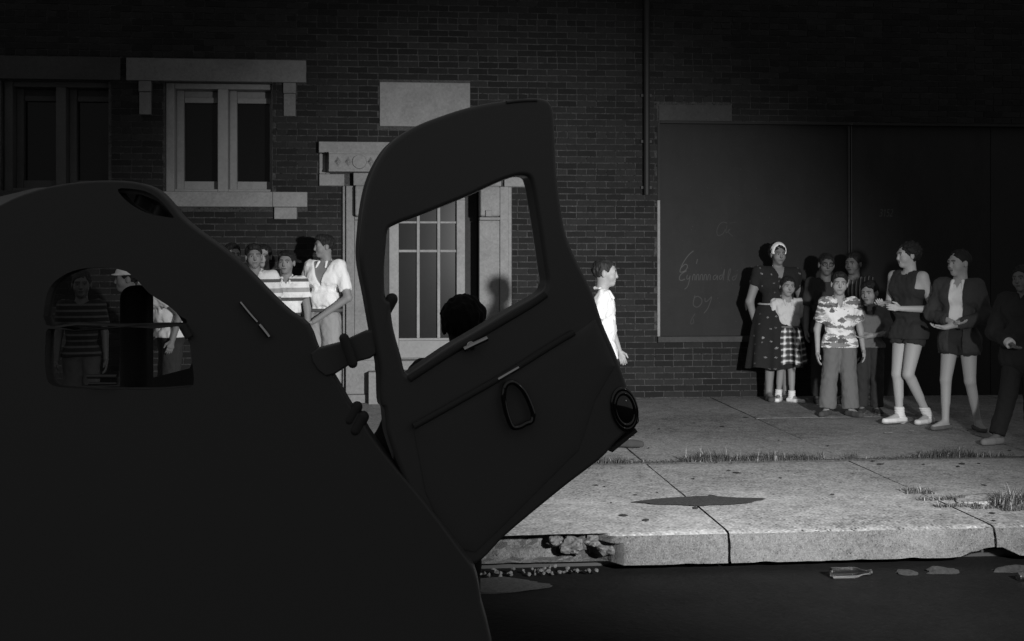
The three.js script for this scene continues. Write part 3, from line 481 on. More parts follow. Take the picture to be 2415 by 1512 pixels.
// ---------------------------------------------------------------- people
// signed-distance bodies meshed with surface nets
const VV = new Float64Array(8);
function surfaceNets(f, lo, hi, h) {
  const nx = Math.ceil((hi[0] - lo[0]) / h) + 2, ny = Math.ceil((hi[1] - lo[1]) / h) + 2, nzz = Math.ceil((hi[2] - lo[2]) / h) + 2, S = 4;
  const val = new Float32Array(nx * ny * nzz).fill(1), id = (i, j, k) => (k * ny + j) * nx + i;
  for (let K = 0; K < nzz; K += S) for (let J = 0; J < ny; J += S) for (let I = 0; I < nx; I += S) {
    const c = f(lo[0] + (I + 1.5) * h, lo[1] + (J + 1.5) * h, lo[2] + (K + 1.5) * h);
    const far = Math.abs(c) > S * h * 1.25 + .012;
    for (let k = K; k < Math.min(nzz, K + S); k++) for (let j = J; j < Math.min(ny, J + S); j++) for (let i = I; i < Math.min(nx, I + S); i++) val[id(i, j, k)] = far ? c : f(lo[0] + i * h, lo[1] + j * h, lo[2] + k * h);
  }
  const vid = new Int32Array(nx * ny * nzz).fill(-1), pos = [], idx = [];
  const E = []; for (let a = 0; a < 8; a++) for (const b of [1, 2, 4]) if (!(a & b)) E.push([a, a | b]);
  for (let k = 0; k < nzz - 1; k++) for (let j = 0; j < ny - 1; j++) for (let i = 0; i < nx - 1; i++) {
    const v = VV; let m = 0; for (let c = 0; c < 8; c++) { v[c] = val[id(i + (c & 1), j + (c >> 1 & 1), k + (c >> 2))]; if (v[c] < 0) m |= 1 << c; }
    if (m === 0 || m === 255) continue; let x = 0, y = 0, z = 0, n = 0;
    for (const [a, b] of E) if ((v[a] < 0) !== (v[b] < 0)) { const t = v[a] / (v[a] - v[b]); x += (a & 1) + t * ((b & 1) - (a & 1)); y += (a >> 1 & 1) + t * ((b >> 1 & 1) - (a >> 1 & 1)); z += (a >> 2) + t * ((b >> 2) - (a >> 2)); n++; }
    vid[id(i, j, k)] = pos.length / 3; pos.push(lo[0] + (i + x / n) * h, lo[1] + (j + y / n) * h, lo[2] + (k + z / n) * h);
  }
  const st = [1, nx, nx * ny];
  for (let k = 1; k < nzz - 1; k++) for (let j = 1; j < ny - 1; j++) for (let i = 1; i < nx - 1; i++) {
    const o = id(i, j, k), s0 = val[o] < 0;
    for (let a = 0; a < 3; a++) { if ((val[o + st[a]] < 0) === s0) continue; const b = st[(a + 1) % 3], c = st[(a + 2) % 3]; const q = [vid[o], vid[o - b], vid[o - b - c], vid[o - c]]; if (Math.min(...q) < 0) continue; s0 ? idx.push(q[0], q[1], q[2], q[0], q[2], q[3]) : idx.push(q[0], q[2], q[1], q[0], q[3], q[2]); }
  }
  const g = new THREE.BufferGeometry(); g.setAttribute('position', new THREE.Float32BufferAttribute(pos, 3)); g.setIndex(idx); g.computeVertexNormals(); return g;
}
const smin = (a, b, k) => { const h = Math.max(k - Math.abs(a - b), 0) / k; return Math.min(a, b) - h * h * k * .25; };
const cone = (a, b, ra, rb, cut = 0) => { // tapered capsule; cut = 1 flat far end
  const dx = b[0] - a[0], dy = b[1] - a[1], dz = b[2] - a[2], l2 = dx * dx + dy * dy + dz * dz || 1e-9, l = Math.sqrt(l2);
  return (x, y, z) => { const px = x - a[0], py = y - a[1], pz = z - a[2], raw = (px * dx + py * dy + pz * dz) / l2, t = Math.min(1, Math.max(0, raw)); const ex = px - dx * t, ey = py - dy * t, ez = pz - dz * t, d = Math.sqrt(ex * ex + ey * ey + ez * ez) - (ra + (rb - ra) * t); return cut ? Math.max(d, (raw - 1) * l) : d; };
};
const ell = (c, r) => { const m = Math.min(...r); return (x, y, z) => { const p = (x - c[0]) / r[0], q = (y - c[1]) / r[1], s = (z - c[2]) / r[2], k = Math.sqrt(p * p + q * q + s * s), P = p / r[0], Q = q / r[1], Z = s / r[2], k2 = Math.sqrt(P * P + Q * Q + Z * Z) || 1e-6; return k < 1e-4 ? -m : k * (k - 1) / k2; }; };
const uni = (fs, k) => (x, y, z) => { let d = fs[0](x, y, z); for (let i = 1; i < fs.length; i++) d = smin(d, fs[i](x, y, z), k); return d; };
const lerp3 = (a, b, t) => [0, 1, 2].map((i) => a[i] + (b[i] - a[i]) * t);
function bounds(pts, pad) { const lo = [1e9, 1e9, 1e9], hi = [-1e9, -1e9, -1e9]; for (const p of pts) for (let i = 0; i < 3; i++) { lo[i] = Math.min(lo[i], p[i] - pad); hi[i] = Math.max(hi[i], p[i] + pad); } return [lo, hi]; }
// ---- one head, coloured; several people wear it scaled
const headField = (() => {
  const base = uni([ell([0, .03, -.012], [.074, .084, .094]), ell([0, -.032, .018], [.058, .08, .07]), ell([0, -.092, .055], [.024, .02, .024]), cone([-.036, .018, .076], [.036, .018, .076], .013, .013), ell([-.04, -.035, .05], [.022, .025, .025]), ell([.04, -.035, .05], [.022, .025, .025])], .03);
  const nose = cone([0, .004, .086], [0, -.034, .0985], .008, .0118), lip = uni([cone([-.017, -.058, .082], [.017, -.058, .082], .006, .006), cone([-.013, -.069, .081], [.013, -.069, .081], .0065, .0065)], .004), ears = uni([ell([-.077, -.008, -.008], [.011, .032, .02]), ell([.077, -.008, -.008], [.011, .032, .02])], .001);
  const sock = [ell([-.031, .0, .096], [.018, .012, .016]), ell([.031, .0, .096], [.018, .012, .016])], eye = [ell([-.031, .0, .0735], [.0135, .0115, .0135]), ell([.031, .0, .0735], [.0135, .0115, .0135])], neck = cone([0, -.06, -.022], [0, -.17, -.03], .05, .052);
  return (x, y, z) => { let d = smin(base(x, y, z), nose(x, y, z), .012); for (const s of sock) d = -smin(-d, s(x, y, z) + .002, .012); d = smin(d, lip(x, y, z), .008); for (const e of eye) d = Math.min(d, e(x, y, z)); d = smin(d, ears(x, y, z), .008); return smin(d, neck(x, y, z), .03); };
})();
const headGeo = surfaceNets(headField, [-.1, -.17, -.12], [.1, .13, .13], .0042);
function paintHead(tone) {
  const p = headGeo.attributes.position, c = new Float32Array(p.count * 3);
  for (let i = 0; i < p.count; i++) {
    const x = p.getX(i), y = p.getY(i), z = p.getZ(i), ax = Math.abs(x) - .031; let t = tone * (1 + .07 * nz(x * 40, y * 40, z * 40));
    if (z > .06) {
      const e = Math.hypot(ax / 1.5, (y - .0) * 1.15); if (e < .0095 && z > .07) t = Math.hypot(ax, y) < .0062 ? .01 : tone * 1.25;
      if (Math.abs(y - .0125) < .0022 && Math.abs(ax) < .015) t = tone * .25;                    // lashes
      if (Math.abs(y - .024 + ax * ax * 12) < .005 && Math.abs(ax + .002) < .02) t = tone * .16;  // brows
      if (Math.abs(y + .0635) < .009 && Math.abs(x) < .022 - Math.abs(y + .0635)) t = tone * (Math.abs(y + .0635) < .0022 ? .15 : .55);
      if (y < -.03 && y > -.042 && Math.abs(Math.abs(x) - .006) < .0035 && z > .09) t = tone * .25;
    }
    c[3 * i] = c[3 * i + 1] = c[3 * i + 2] = t;
  }
  return c;
}
// ---- one relaxed hand: palm, four fingers in three bones, thumb off the side of the palm; fingers towards -y, palm faces -x (towards the thigh), thumb forward (+z)
const handGeo = (() => {
  const fs = [], palm = uni([cone([0, -.01, .0], [0, -.06, .022], .017, .013), cone([0, -.01, 0], [0, -.065, .0], .017, .013), cone([0, -.01, 0], [0, -.058, -.022], .017, .012)], .014);
  const F = [[.024, .072, .086], [.008, .08, .094], [-.008, .075, .088], [-.023, .06, .07]];
  F.forEach(([z, l]) => { let p = [0, -.058, z * .9]; let a = .15; for (const [k, r0, r1] of [[.45, .0088, .0078], [.32, .0078, .007], [.23, .007, .0058]]) { const q = [p[0] - Math.sin(a) * l * k, p[1] - Math.cos(a) * l * k, p[2] + z * .06]; fs.push(cone(p, q, r0, r1)); p = q; a += .38; } });
  const th = [cone([-.004, -.018, .02], [-.014, -.045, .044], .0115, .0095), cone([-.014, -.045, .044], [-.02, -.078, .05], .0095, .007)];
  const fin = uni(fs, .003), thb = uni(th, .006);
  return surfaceNets((x, y, z) => smin(smin(palm(x, y, z), fin(x, y, z), .006), thb(x, y, z), .01), [-.08, -.16, -.05], [.035, .02, .075], .0036);
})();
function orient(g, from, dir, side, spin = 0, k = 1) {   // hand at a wrist, fingers along dir
  const y = new THREE.Vector3(...dir).normalize().negate(); let z = new THREE.Vector3(0, 0, 1).applyAxisAngle(new THREE.Vector3(0, 1, 0), spin); if (Math.abs(y.z) > .9) z.set(0, 1, 0); const x = new THREE.Vector3().crossVectors(y, z).normalize(); z.crossVectors(x, y);
  const h = g.clone(); if (side < 0) { h.scale(-1, 1, 1); const i = h.index.array; for (let q = 0; q < i.length; q += 3) { const t = i[q]; i[q] = i[q + 1]; i[q + 1] = t; } h.computeVertexNormals(); }
  return h.scale(k, k, k).applyMatrix4(new THREE.Matrix4().makeBasis(x, y, z).setPosition(...from));
}
function flat(g, c) { const n = g.attributes.position.count, a = new Float32Array(n * 3).fill(c); g.setAttribute('color', new THREE.BufferAttribute(a, 3)); return g; }
const skinMat = std({ vertexColors: true, roughness: .62 });
const clothCache = new Map();
function cloth(v, map) { const k = v + '/' + (map?.uuid ?? ''); if (!clothCache.has(k)) clothCache.set(k, std({ color: lin(v), map: map ?? null, bumpMap: clothB, bumpScale: .006, roughness: .93, side: 2 })); return clothCache.get(k); }
function planarUV(g, round) { const p = g.attributes.position, uv = new Float32Array(p.count * 2); for (let i = 0; i < p.count; i++) { const x = p.getX(i), z = p.getZ(i); uv[2 * i] = round ? Math.atan2(x, z) * .2 : x + (z < 0 ? .31 : 0) + z * .3; uv[2 * i + 1] = p.getY(i); } g.setAttribute('uv', new THREE.BufferAttribute(uv, 2)); return g; }
const canvasTex = (w, h, draw, rep) => { const c = document.createElement('canvas'); c.width = w; c.height = h; draw(c.getContext('2d'), w, h); const t = new THREE.CanvasTexture(c); t.colorSpace = THREE.SRGBColorSpace; t.wrapS = t.wrapT = THREE.RepeatWrapping; t.repeat.set(...rep); return t; };
const g8 = (v) => `rgb(${v},${v},${v})`;
const T = {
  stripesH: canvasTex(16, 256, (x, w, h) => { [[0, 30, 236], [30, 24, 92], [54, 44, 236], [98, 34, 165], [132, 40, 238], [172, 26, 88], [198, 58, 236]].forEach(([y, k, v]) => { x.fillStyle = g8(v); x.fillRect(0, y, w, k); }); }, [4, 1 / .34]),
  stripesV: canvasTex(128, 16, (x, w, h) => { x.fillStyle = g8(60); x.fillRect(0, 0, w, h); for (let i = 0; i < 4; i++) { x.fillStyle = g8(190); x.fillRect(i * 32, 0, 9, h); x.fillStyle = g8(110); x.fillRect(i * 32 + 14, 0, 5, h); } }, [1 / .16, 1]),
  stripesDark: canvasTex(16, 128, (x, w, h) => { x.fillStyle = g8(50); x.fillRect(0, 0, w, h); for (let i = 0; i < 4; i++) { x.fillStyle = g8(150); x.fillRect(0, i * 32, w, 11); } }, [4, 1 / .2]),
  plaid: canvasTex(128, 128, (x, w, h) => { x.fillStyle = g8(140); x.fillRect(0, 0, w, h); for (const k of [0, 64]) { x.fillStyle = 'rgba(40,40,40,.55)'; x.fillRect(k, 0, 30, h); x.fillRect(0, k, w, 30); x.fillStyle = 'rgba(255,255,255,.62)'; x.fillRect(k + 40, 0, 16, h); x.fillRect(0, k + 40, w, 16); x.fillStyle = 'rgba(20,20,20,.5)'; x.fillRect(k + 14, 0, 3, h); x.fillRect(0, k + 14, w, 3); } }, [1 / .125, 1 / .125]),
  island: canvasTex(512, 512, (x, w, h) => { x.fillStyle = g8(236); x.fillRect(0, 0, w, h); const r = rng(44); for (let i = 0; i < 78; i++) { const cx = r() * w, cy = r() * h, L0 = 24 + 60 * r(), t = 14 + 26 * r(); x.fillStyle = g8(i % 3 ? 90 + 50 * r() | 0 : 140 + 90 * r() | 0); x.beginPath(); for (let a = 0; a <= 24; a++) { const q = a / 24, s = Math.sin(q * Math.PI); x.lineTo(cx + (q - .5) * 2 * L0, cy - s * t * (.6 + .7 * r())); } for (let a = 24; a >= 0; a--) { const q = a / 24; x.lineTo(cx + (q - .5) * 2 * L0, cy + Math.sin(q * Math.PI) * t * (.3 + .5 * r())); } x.fill(); } for (let i = 0; i < 60; i++) { x.strokeStyle = g8(40 + r() * 60 | 0); x.lineWidth = 3; const a = r() * w, b = r() * h; x.beginPath(); x.moveTo(a, b); x.quadraticCurveTo(a + 20, b - 14, a + 50 * r(), b + 6); x.stroke(); } }, [1 / .5, 1 / .5]),
  floral: canvasTex(256, 256, (x, w, h) => { x.fillStyle = g8(48); x.fillRect(0, 0, w, h); const r = rng(19); for (let i = 0; i < 26; i++) { const a = r() * w, b = r() * h; x.fillStyle = g8(150 + r() * 90 | 0); for (let k = 0; k < 4; k++) { x.beginPath(); x.arc(a + 3.5 * Math.cos(k * 1.6 + i), b + 3.5 * Math.sin(k * 1.6 + i), 1.6 + 1.4 * r(), 0, 7); x.fill(); } } for (let i = 0; i < 40; i++) { x.fillStyle = g8(80); x.fillRect(r() * w, r() * h, 5, 2); } }, [1 / .42, 1 / .42]),
};
const buttonGeo = new THREE.SphereGeometry(.006, 8, 6).scale(1, 1, .5);
function person(o) {
  const Ht = o.h, hs = o.hs ?? (Ht > 1.5 ? 1 : .93), w = o.wide ?? 1, p0 = ground(o.u, o.v), turn = (o.rot ?? 0) * Math.PI / 180 - YAW;
  const g = thing('person', o.label, o.cat ?? 'person', p0, turn, o.group), seed = o.u * .37;
  const F = (a) => a.map((v) => v * Ht), S = (x, y, z) => [x * Ht, y * Ht, z * Ht];
  const headC0 = Ht - .118 * hs, shY = (headC0 - .117 * hs - .03 - .018 * Ht) / Ht;
  const lean = o.lean ?? [0, 0];                     // forward (z) and sideways (x) shift of the shoulders, in fractions
  const hp = (nz(o.u * .713, 1.7, 3.1)) * .03, hipY = .5, J = { pel: S(hp, hipY + .02, 0), chest: S(lean[1] * .75, shY - .09, lean[0] * .75), nk: S(lean[1], shY + .01, lean[0] - .008), head: [lean[1] * Ht * 1.1 + (o.headDx ?? 0), headC0 - (o.drop ?? 0), lean[0] * Ht * 1.15 + .012 + (o.headDz ?? 0)] };
  const sw = .098 * w;
  for (const s of [-1, 1]) {
    const k = s < 0 ? 'r' : 'l', A = o.arms?.[k] ?? [[s * (sw + .03), shY - .18, -.015], [s * (sw + .038), shY - .33, .03]], G = o.legs?.[k] ?? [[s * .052, .275, .01], [s * .056, .045, -.01], 0];
    J['sh' + k] = S(s * sw + lean[1] - hp * .4, shY - .012 - s * hp * .3, lean[0]); J['el' + k] = F(A[0]); J['wr' + k] = F(A[1]); J['hip' + k] = S(s * .047 + hp, hipY + s * hp * .35, 0); J['kn' + k] = F(G[0]); J['an' + k] = F(G[1]);
    const fa = (G[2] ?? 0) * Math.PI / 180 + s * .18, fl = .105 * Ht * (o.foot ?? 1), tip = G[3] ?? 0; J['toe' + k] = [J['an' + k][0] + Math.sin(fa) * fl, Math.max(.02, J['an' + k][1] - .028 * Ht - tip), J['an' + k][2] + Math.cos(fa) * fl]; J['heel' + k] = [J['an' + k][0] - Math.sin(fa) * .02 * Ht, Math.max(.022, J['an' + k][1] - .028 * Ht), J['an' + k][2] - Math.cos(fa) * .02 * Ht];
  }
  const r = (v) => v * Ht * w, R = (v) => v * Ht * (o.limb ?? 1);
  const torso = (e = 0) => [cone(S(-.055 * w + J.chest[0] / Ht, J.chest[1] / Ht + .015, J.chest[2] / Ht), S(.055 * w + J.chest[0] / Ht, J.chest[1] / Ht + .015, J.chest[2] / Ht), r(.058) + e, r(.058) + e), cone(lerp3([-.035 * w * Ht, J.pel[1] + .08 * Ht, J.pel[2] + .004], J.chest, .25), lerp3([.035 * w * Ht, J.pel[1] + .08 * Ht, J.pel[2] + .004], J.chest, .25), r(.055) + e, r(.055) + e), cone(S(-.04 * w + hp, hipY + .015, -.004), S(.04 * w + hp, hipY + .015, -.004), r(.058) + e, r(.058) + e), cone(J.shr, J.shl, r(.031) + e * .55, r(.031) + e * .55)];
  const arm = (k, e = 0) => [cone(J['sh' + k], J['el' + k], R(.031) + e, R(.023) + e), cone(J['el' + k], J['wr' + k], R(.0235) + e, R(.0155) + e)];
  const leg = (k, e = 0) => [cone(J['hip' + k], J['kn' + k], R(.05) + e, R(.031) + e), cone(J['kn' + k], J['an' + k], R(.028) + e, R(.0195) + e), cone(lerp3(J['kn' + k], J['an' + k], .12).map((q, i) => i === 2 ? q - .009 * Ht : q), lerp3(J['kn' + k], J['an' + k], .55).map((q, i) => i === 2 ? q - .006 * Ht : q), R(.026) + e, R(.022) + e), cone(J['an' + k], J['toe' + k], R(.017) + e, R(.014) + e), cone(J['heel' + k], J['toe' + k], R(.018) + e, R(.014) + e)];
  const tor = uni(torso(), .06), bodyF = uni([tor, cone(J.nk, [J.head[0], J.head[1] - .08 * hs, J.head[2] - .024], .055 * hs, .05 * hs), ...arm('r'), ...arm('l'), ...leg('r'), ...leg('l')], .018);
  const all = Object.values(J), [lo, hi] = bounds(all.filter((q) => q !== J.head), .11 * w + .02); lo[1] = -.01;
  const bg = flat(surfaceNets((x, y, z) => Math.max(bodyF(x, y, z), -y), lo, hi, .0125), o.skin);
  // head
  const hg = headGeo.clone(); hg.setAttribute('color', new THREE.BufferAttribute(paintHead(o.skin), 3));
  const hm = new THREE.Matrix4().makeRotationFromEuler(new THREE.Euler((o.pitch ?? 0) * Math.PI / 180, (o.yaw ?? 0) * Math.PI / 180, (o.roll ?? 9 * nz(o.u * .31, 5.3, 1.1)) * Math.PI / 180, 'YXZ')).scale(new THREE.Vector3(hs * (o.face ?? 1 + .14 * nz(o.u * .17, 2.2, 7.1)), hs * (1 + .06 * nz(o.u * .23, 8.2, 1.1)), hs)).setPosition(...J.head);
  hg.applyMatrix4(hm);
  const hands = ['r', 'l'].map((k) => { const s = k === 'r' ? -1 : 1, d = o.hands?.[k] ?? J['wr' + k].map((q, i) => q - J['el' + k][i]); return flat(orient(handGeo, J['wr' + k], d, s, o.spin?.[k] ?? 0, hs * .98), o.skin); });
  for (const q of [bg, hg, ...hands]) for (const a of Object.keys(q.attributes)) if (!['position', 'normal', 'color'].includes(a)) q.deleteAttribute(a);
  const body = mesh('body', mergeGeometries([bg, hg, ...hands]), skinMat, g);
  // hair
  if (o.hair) {
    const { style = 'short', tone = .006 } = o.hair; const curly = style === 'curly', long = style === 'bob' || style === 'tied';
    const shell = uni([ell([0, .034, -.018], [.0835, .09, .103]), ...(style === 'quiff' ? [ell([0, .085, .04], [.055, .038, .045])] : []), ...(style === 'fringe' ? [ell([0, .07, .06], [.06, .028, .035])] : []), ...(curly ? [ell([0, .03, -.04], [.098, .098, .09])] : []), ...(style === 'bob' ? [ell([0, -.02, -.035], [.09, .085, .075])] : []), ...(style === 'tied' ? [ell([0, .03, -.115], [.04, .045, .04])] : [])], .025);
    const yb = style === 'bob' ? -.1 : curly ? -.07 : -.055, hl = o.hair.line ?? .062, amp = curly ? .018 : .011, fr = curly ? 42 : 55;
    const hf = (x, y, z) => { const sh0 = shell(x, y, z); if (sh0 > .04) return sh0; const pl = -.62 * (y - hl) + .785 * (z - .074) - Math.max(0, Math.abs(x) - .05) * .3 + .012 * nz(x * 38 + seed, y * 30, 1), ear = Math.hypot((Math.abs(x) - .08) * .6, y + .012, z + .005) - .03; return Math.max(sh0 + amp * nz(x * fr, y * fr * (curly ? 1 : .35) + seed, z * fr), pl, yb - y + .01 * nz(x * 30, z * 30, 2), long || curly ? -1 : -ear); };
    const q = surfaceNets(hf, [-.12, -.12, -.17], [.12, .15, .12], .0055); q.applyMatrix4(hm); mesh('hair', q, std({ color: lin(tone), roughness: o.hair.dull ? 1 : .75 }), g);
  }
  if (o.headband) { const q = surfaceNets((x, y, z) => { const e = ell([0, .034, -.018], [.093, .103, .112])(x, y, z), zz = z - .022 - (y - .03) * .1; return Math.max(e, Math.abs(zz) - .026, -.0 - y + .0, -(ell([0, .034, -.018], [.08, .088, .1])(x, y, z))); }, [-.12, -.02, -.1], [.12, .16, .1], .0045); q.applyMatrix4(hm); mesh('headband', q, cloth(.85), g); }
  if (o.cap) { const q = surfaceNets(uni([(x, y, z) => Math.max(ell([0, .045, -.012], [.098, .085, .112])(x, y, z), .035 - y), (x, y, z) => Math.max(ell([0, .036, .05], [.075, .012, .085])(x, y, z), 0 - z)], .01), [-.13, 0, -.15], [.13, .16, .15], .006); q.applyMatrix4(hm); mesh('cap', q, cloth(o.cap), g); }
  if (o.glasses) { const fr = [-.031, .031].map((x) => new THREE.TorusGeometry(.021, .0028, 8, 24).scale(1.1, .9, 1).translate(x, .0, .094)); fr.push(new THREE.CylinderGeometry(.002, .002, .022, 6).rotateZ(Math.PI / 2).translate(0, .003, .095), ...[-1, 1].map((s) => new THREE.CylinderGeometry(.002, .002, .095, 6).rotateX(Math.PI / 2).translate(s * .062, .004, .046))); const gm = mergeGeometries(fr); gm.applyMatrix4(hm); const gl = mesh('glasses', gm, M.iron, g); const ln = mergeGeometries([-.031, .031].map((x) => new THREE.SphereGeometry(.05, 16, 8, 0, 6.283, 0, .42).rotateX(Math.PI / 2).translate(x, 0, .0485))); ln.applyMatrix4(hm); mesh('lens', ln, new THREE.MeshPhysicalMaterial({ transmission: 1, thickness: 0, roughness: .03, color: 0xffffff, clearcoat: 1 }), gl); }
  // garments
  const fold = (x, y, z, a) => 1.5 * a * (.55 * nz(x * 7 + seed, y * 5, z * 7) + .9 * (.35 - Math.abs(nz(x * 15 + y * 6, y * 9 + seed, z * 15))) + .4 * nz(x * 30, y * 16 + seed, z * 30));
  for (const t of [].concat(o.top ?? [])) {
    const e = t.loose ?? .017, hem = (t.hem ?? .47) * Ht, fs = [...torso(e)];
    if (hem < J.pel[1]) fs.push(cone(S(-.045 * w, hipY - .03, 0), S(.045 * w, hipY - .03, 0), r(.06) + e, r(.06) + e));
    const sl = t.sleeve ?? .55, slv = [];
    if (sl > 0) for (const k of ['r', 'l']) { const s1 = Math.min(1, sl); slv.push(cone(J['sh' + k], lerp3(J['sh' + k], J['el' + k], s1), R(.031) + e * .7, R(.032 - .007 * s1) + e * (t.puff ?? 1.1), sl <= 1 ? 1 : 0)); if (sl > 1) slv.push(cone(J['el' + k], lerp3(J['el' + k], J['wr' + k], sl - 1), R(.027) + e * .8, R(.021) + e * .7, 1)); }
    const base = uni([uni(fs, .06), ...slv], .022), nkc = [J.nk[0], J.nk[1] + .012 * Ht, J.nk[2] + .012], vd = (t.v ?? .03) * Ht, open = t.open ?? 0;
    const f = (x, y, z) => { let d = base(x, y, z); if (d > .07) return d; d += fold(x, y, z, t.fold ?? .008); d = Math.max(d, hem + .01 * nz(x * 6, 1, z * 6) - y); if (!t.high) d = Math.max(d, -(Math.hypot(x - nkc[0], (y - nkc[1]) * .8, z - nkc[2]) - .066 * hs)); const zl = z - J.nk[2], xx = Math.abs(x - J.nk[0]); if (zl > .02) d = Math.max(d, -Math.max(xx - (y - (nkc[1] - vd)) * .42, (nkc[1] - vd) - y)); if (open && zl > 0) d = Math.max(d, open * Ht - xx); if (sl === 0) d = Math.max(d, xx - sw * Ht * (.86 + (y < J.shr[1] - .07 * Ht ? .5 : 0))); return d; };
    const q = surfaceNets(f, [lo[0] - .04, hem - .02, lo[2] - .05], [hi[0] + .04, J.shr[1] + .11 * Ht, hi[2] + .05], .0095);
    const m = mesh(t.name ?? 'shirt', planarUV(q), cloth(t.tone, t.map), g);
    if (t.collar) { const cf = uni([-1, 1].flatMap((s) => [cone([J.nk[0] + s * .048 * hs, J.nk[1] + .028, J.nk[2] - .02], [J.nk[0] + s * (.04 * hs), J.nk[1] - .0, J.nk[2] + .048], .013, .015), cone([J.nk[0] + s * (.045 * hs), J.nk[1] - .0, J.nk[2] + .052], [J.nk[0] + s * .034 * hs * (t.collarOpen ?? 1), J.nk[1] - .05 * (t.collarLen ?? 1), J.nk[2] + .09], .016, .01), cone([J.nk[0] + s * .052 * hs, J.nk[1] + .028, J.nk[2] - .02], [J.nk[0], J.nk[1] + .034, J.nk[2] - .062], .013, .013)]), .008); const cq = surfaceNets(cf, [J.nk[0] - .11, J.nk[1] - .14, J.nk[2] - .1], [J.nk[0] + .11, J.nk[1] + .07, J.nk[2] + .13], .0065); mesh('collar', planarUV(cq), cloth(t.collarTone ?? t.tone, t.collarTone ? null : t.map), m); }
    if (t.pocket) mesh('pocket', planarUV(box(.085, .09, .008, J.chest[0] + .05 * Ht, J.chest[1], J.chest[2] + r(.058) + e - .002, .002)), cloth(t.tone * .9, t.map), m);
  }
  if (o.pants) {
    const t = o.pants, e = t.loose ?? .02, len = t.len ?? 1.92, fs = [cone(S(-.042 * w + hp, hipY + .02, -.004), S(.042 * w + hp, hipY + .02, -.004), r(.058) + .012, r(.058) + .012)];
    for (const k of ['r', 'l']) { const a = lerp3(J['hip' + k], J['kn' + k], Math.min(1, len)); fs.push(cone(J['hip' + k], a, R(.052) + e * .7, R(.052 - .016 * Math.min(1, len)) + e, len <= 1 ? 1 : 0)); if (len > 1) fs.push(cone(J['kn' + k], lerp3(J['kn' + k], J['an' + k], len - 1 + .05), R(.036) + e, R(.03) + e * (t.cuff ?? 1.15), 1)); }
    const b = uni(fs, .014), top = (t.top ?? .585) * Ht; const q = surfaceNets((x, y, z) => { const d = b(x, y, z); return d > .07 ? Math.max(d, y - top) : Math.max(d + fold(x, y, z, .009), y - top); }, [lo[0] - .05, -.0, lo[2] - .06], [hi[0] + .05, top + .03, hi[2] + .06], .0105);
    const m = mesh(t.name ?? (len > 1 ? 'trousers' : 'shorts'), planarUV(q), cloth(t.tone, t.map), g);
    if (t.belt) { const bf = uni([cone(S(-.042 * w, (t.top ?? .585) - .012, -.002), S(.042 * w, (t.top ?? .585) - .012, -.002), r(.058) + .02, r(.058) + .02)], .01); mesh('belt', planarUV(surfaceNets((x, y, z) => Math.max(bf(x, y, z), Math.abs(y - top + .014) - .016), [lo[0], top - .05, lo[2]], [hi[0], top + .03, hi[2]], .008)), cloth(t.belt), m); }
  }
  if (o.skirt) {
    const t = o.skirt, y0 = t.waist * Ht, y1 = t.hem * Ht, n = 120, rows = 22, pos = [], idx = [], uv = [], a0 = r(.088) + .012, b0 = r(.066) + .012, a1 = t.flare * Ht, b1 = t.flare * .78 * Ht;
    for (let j = 0; j <= rows; j++) for (let i = 0; i <= n; i++) { const q = j / rows, a = i / n * Math.PI * 2, k = Math.sqrt(q), pl = 1 + .07 * q * Math.sin(a * (t.folds ?? 13) + 1.3 * Math.sin(a * 3 + seed)) + .03 * q * nz(Math.cos(a) * 4, q * 3, Math.sin(a) * 4 + seed); pos.push(Math.sin(a) * (a0 + (a1 - a0) * k) * pl, y0 + (y1 - y0) * q + .012 * q * Math.sin(a * 5 + seed), Math.cos(a) * (b0 + (b1 - b0) * k) * pl - .004); uv.push(a * .155, (y0 - y1) * -q); }
    for (let j = 0; j < rows; j++) for (let i = 0; i < n; i++) { const a = j * (n + 1) + i; idx.push(a, a + n + 1, a + 1, a + 1, a + n + 1, a + n + 2); }
    const q = new THREE.BufferGeometry(); q.setAttribute('position', new THREE.Float32BufferAttribute(pos, 3)); q.setAttribute('uv', new THREE.Float32BufferAttribute(uv, 2)); q.setIndex(idx); q.computeVertexNormals(); const m = mesh('skirt', q, cloth(t.tone, t.map), g);
    if (t.belt) { const bg2 = new THREE.TorusGeometry(1, .1, 8, 60).rotateX(Math.PI / 2).scale(a0 + .006, .1, b0 + .006).translate(0, y0, -.004); mesh('waistband', planarUV(bg2), cloth(t.belt), m); }
  }
  for (const k of ['r', 'l']) {
    if (o.socks) { const f = uni([cone(lerp3(J['kn' + k], J['an' + k], o.sockH ?? .78), J['an' + k], R(.0235) + .006, R(.0215) + .008), cone(J['an' + k], J['heel' + k], R(.02) + .008, R(.02) + .008)], .01), [l2, h2] = bounds([J['an' + k], J['heel' + k], lerp3(J['kn' + k], J['an' + k], .7)], .07); const ty = lerp3(J['kn' + k], J['an' + k], o.sockH ?? .78)[1]; mesh('sock', planarUV(surfaceNets((x, y, z) => Math.max(f(x, y, z) + .003 * Math.sin(y * 300), y - ty), l2, h2, .007)), cloth(o.socks), g); }
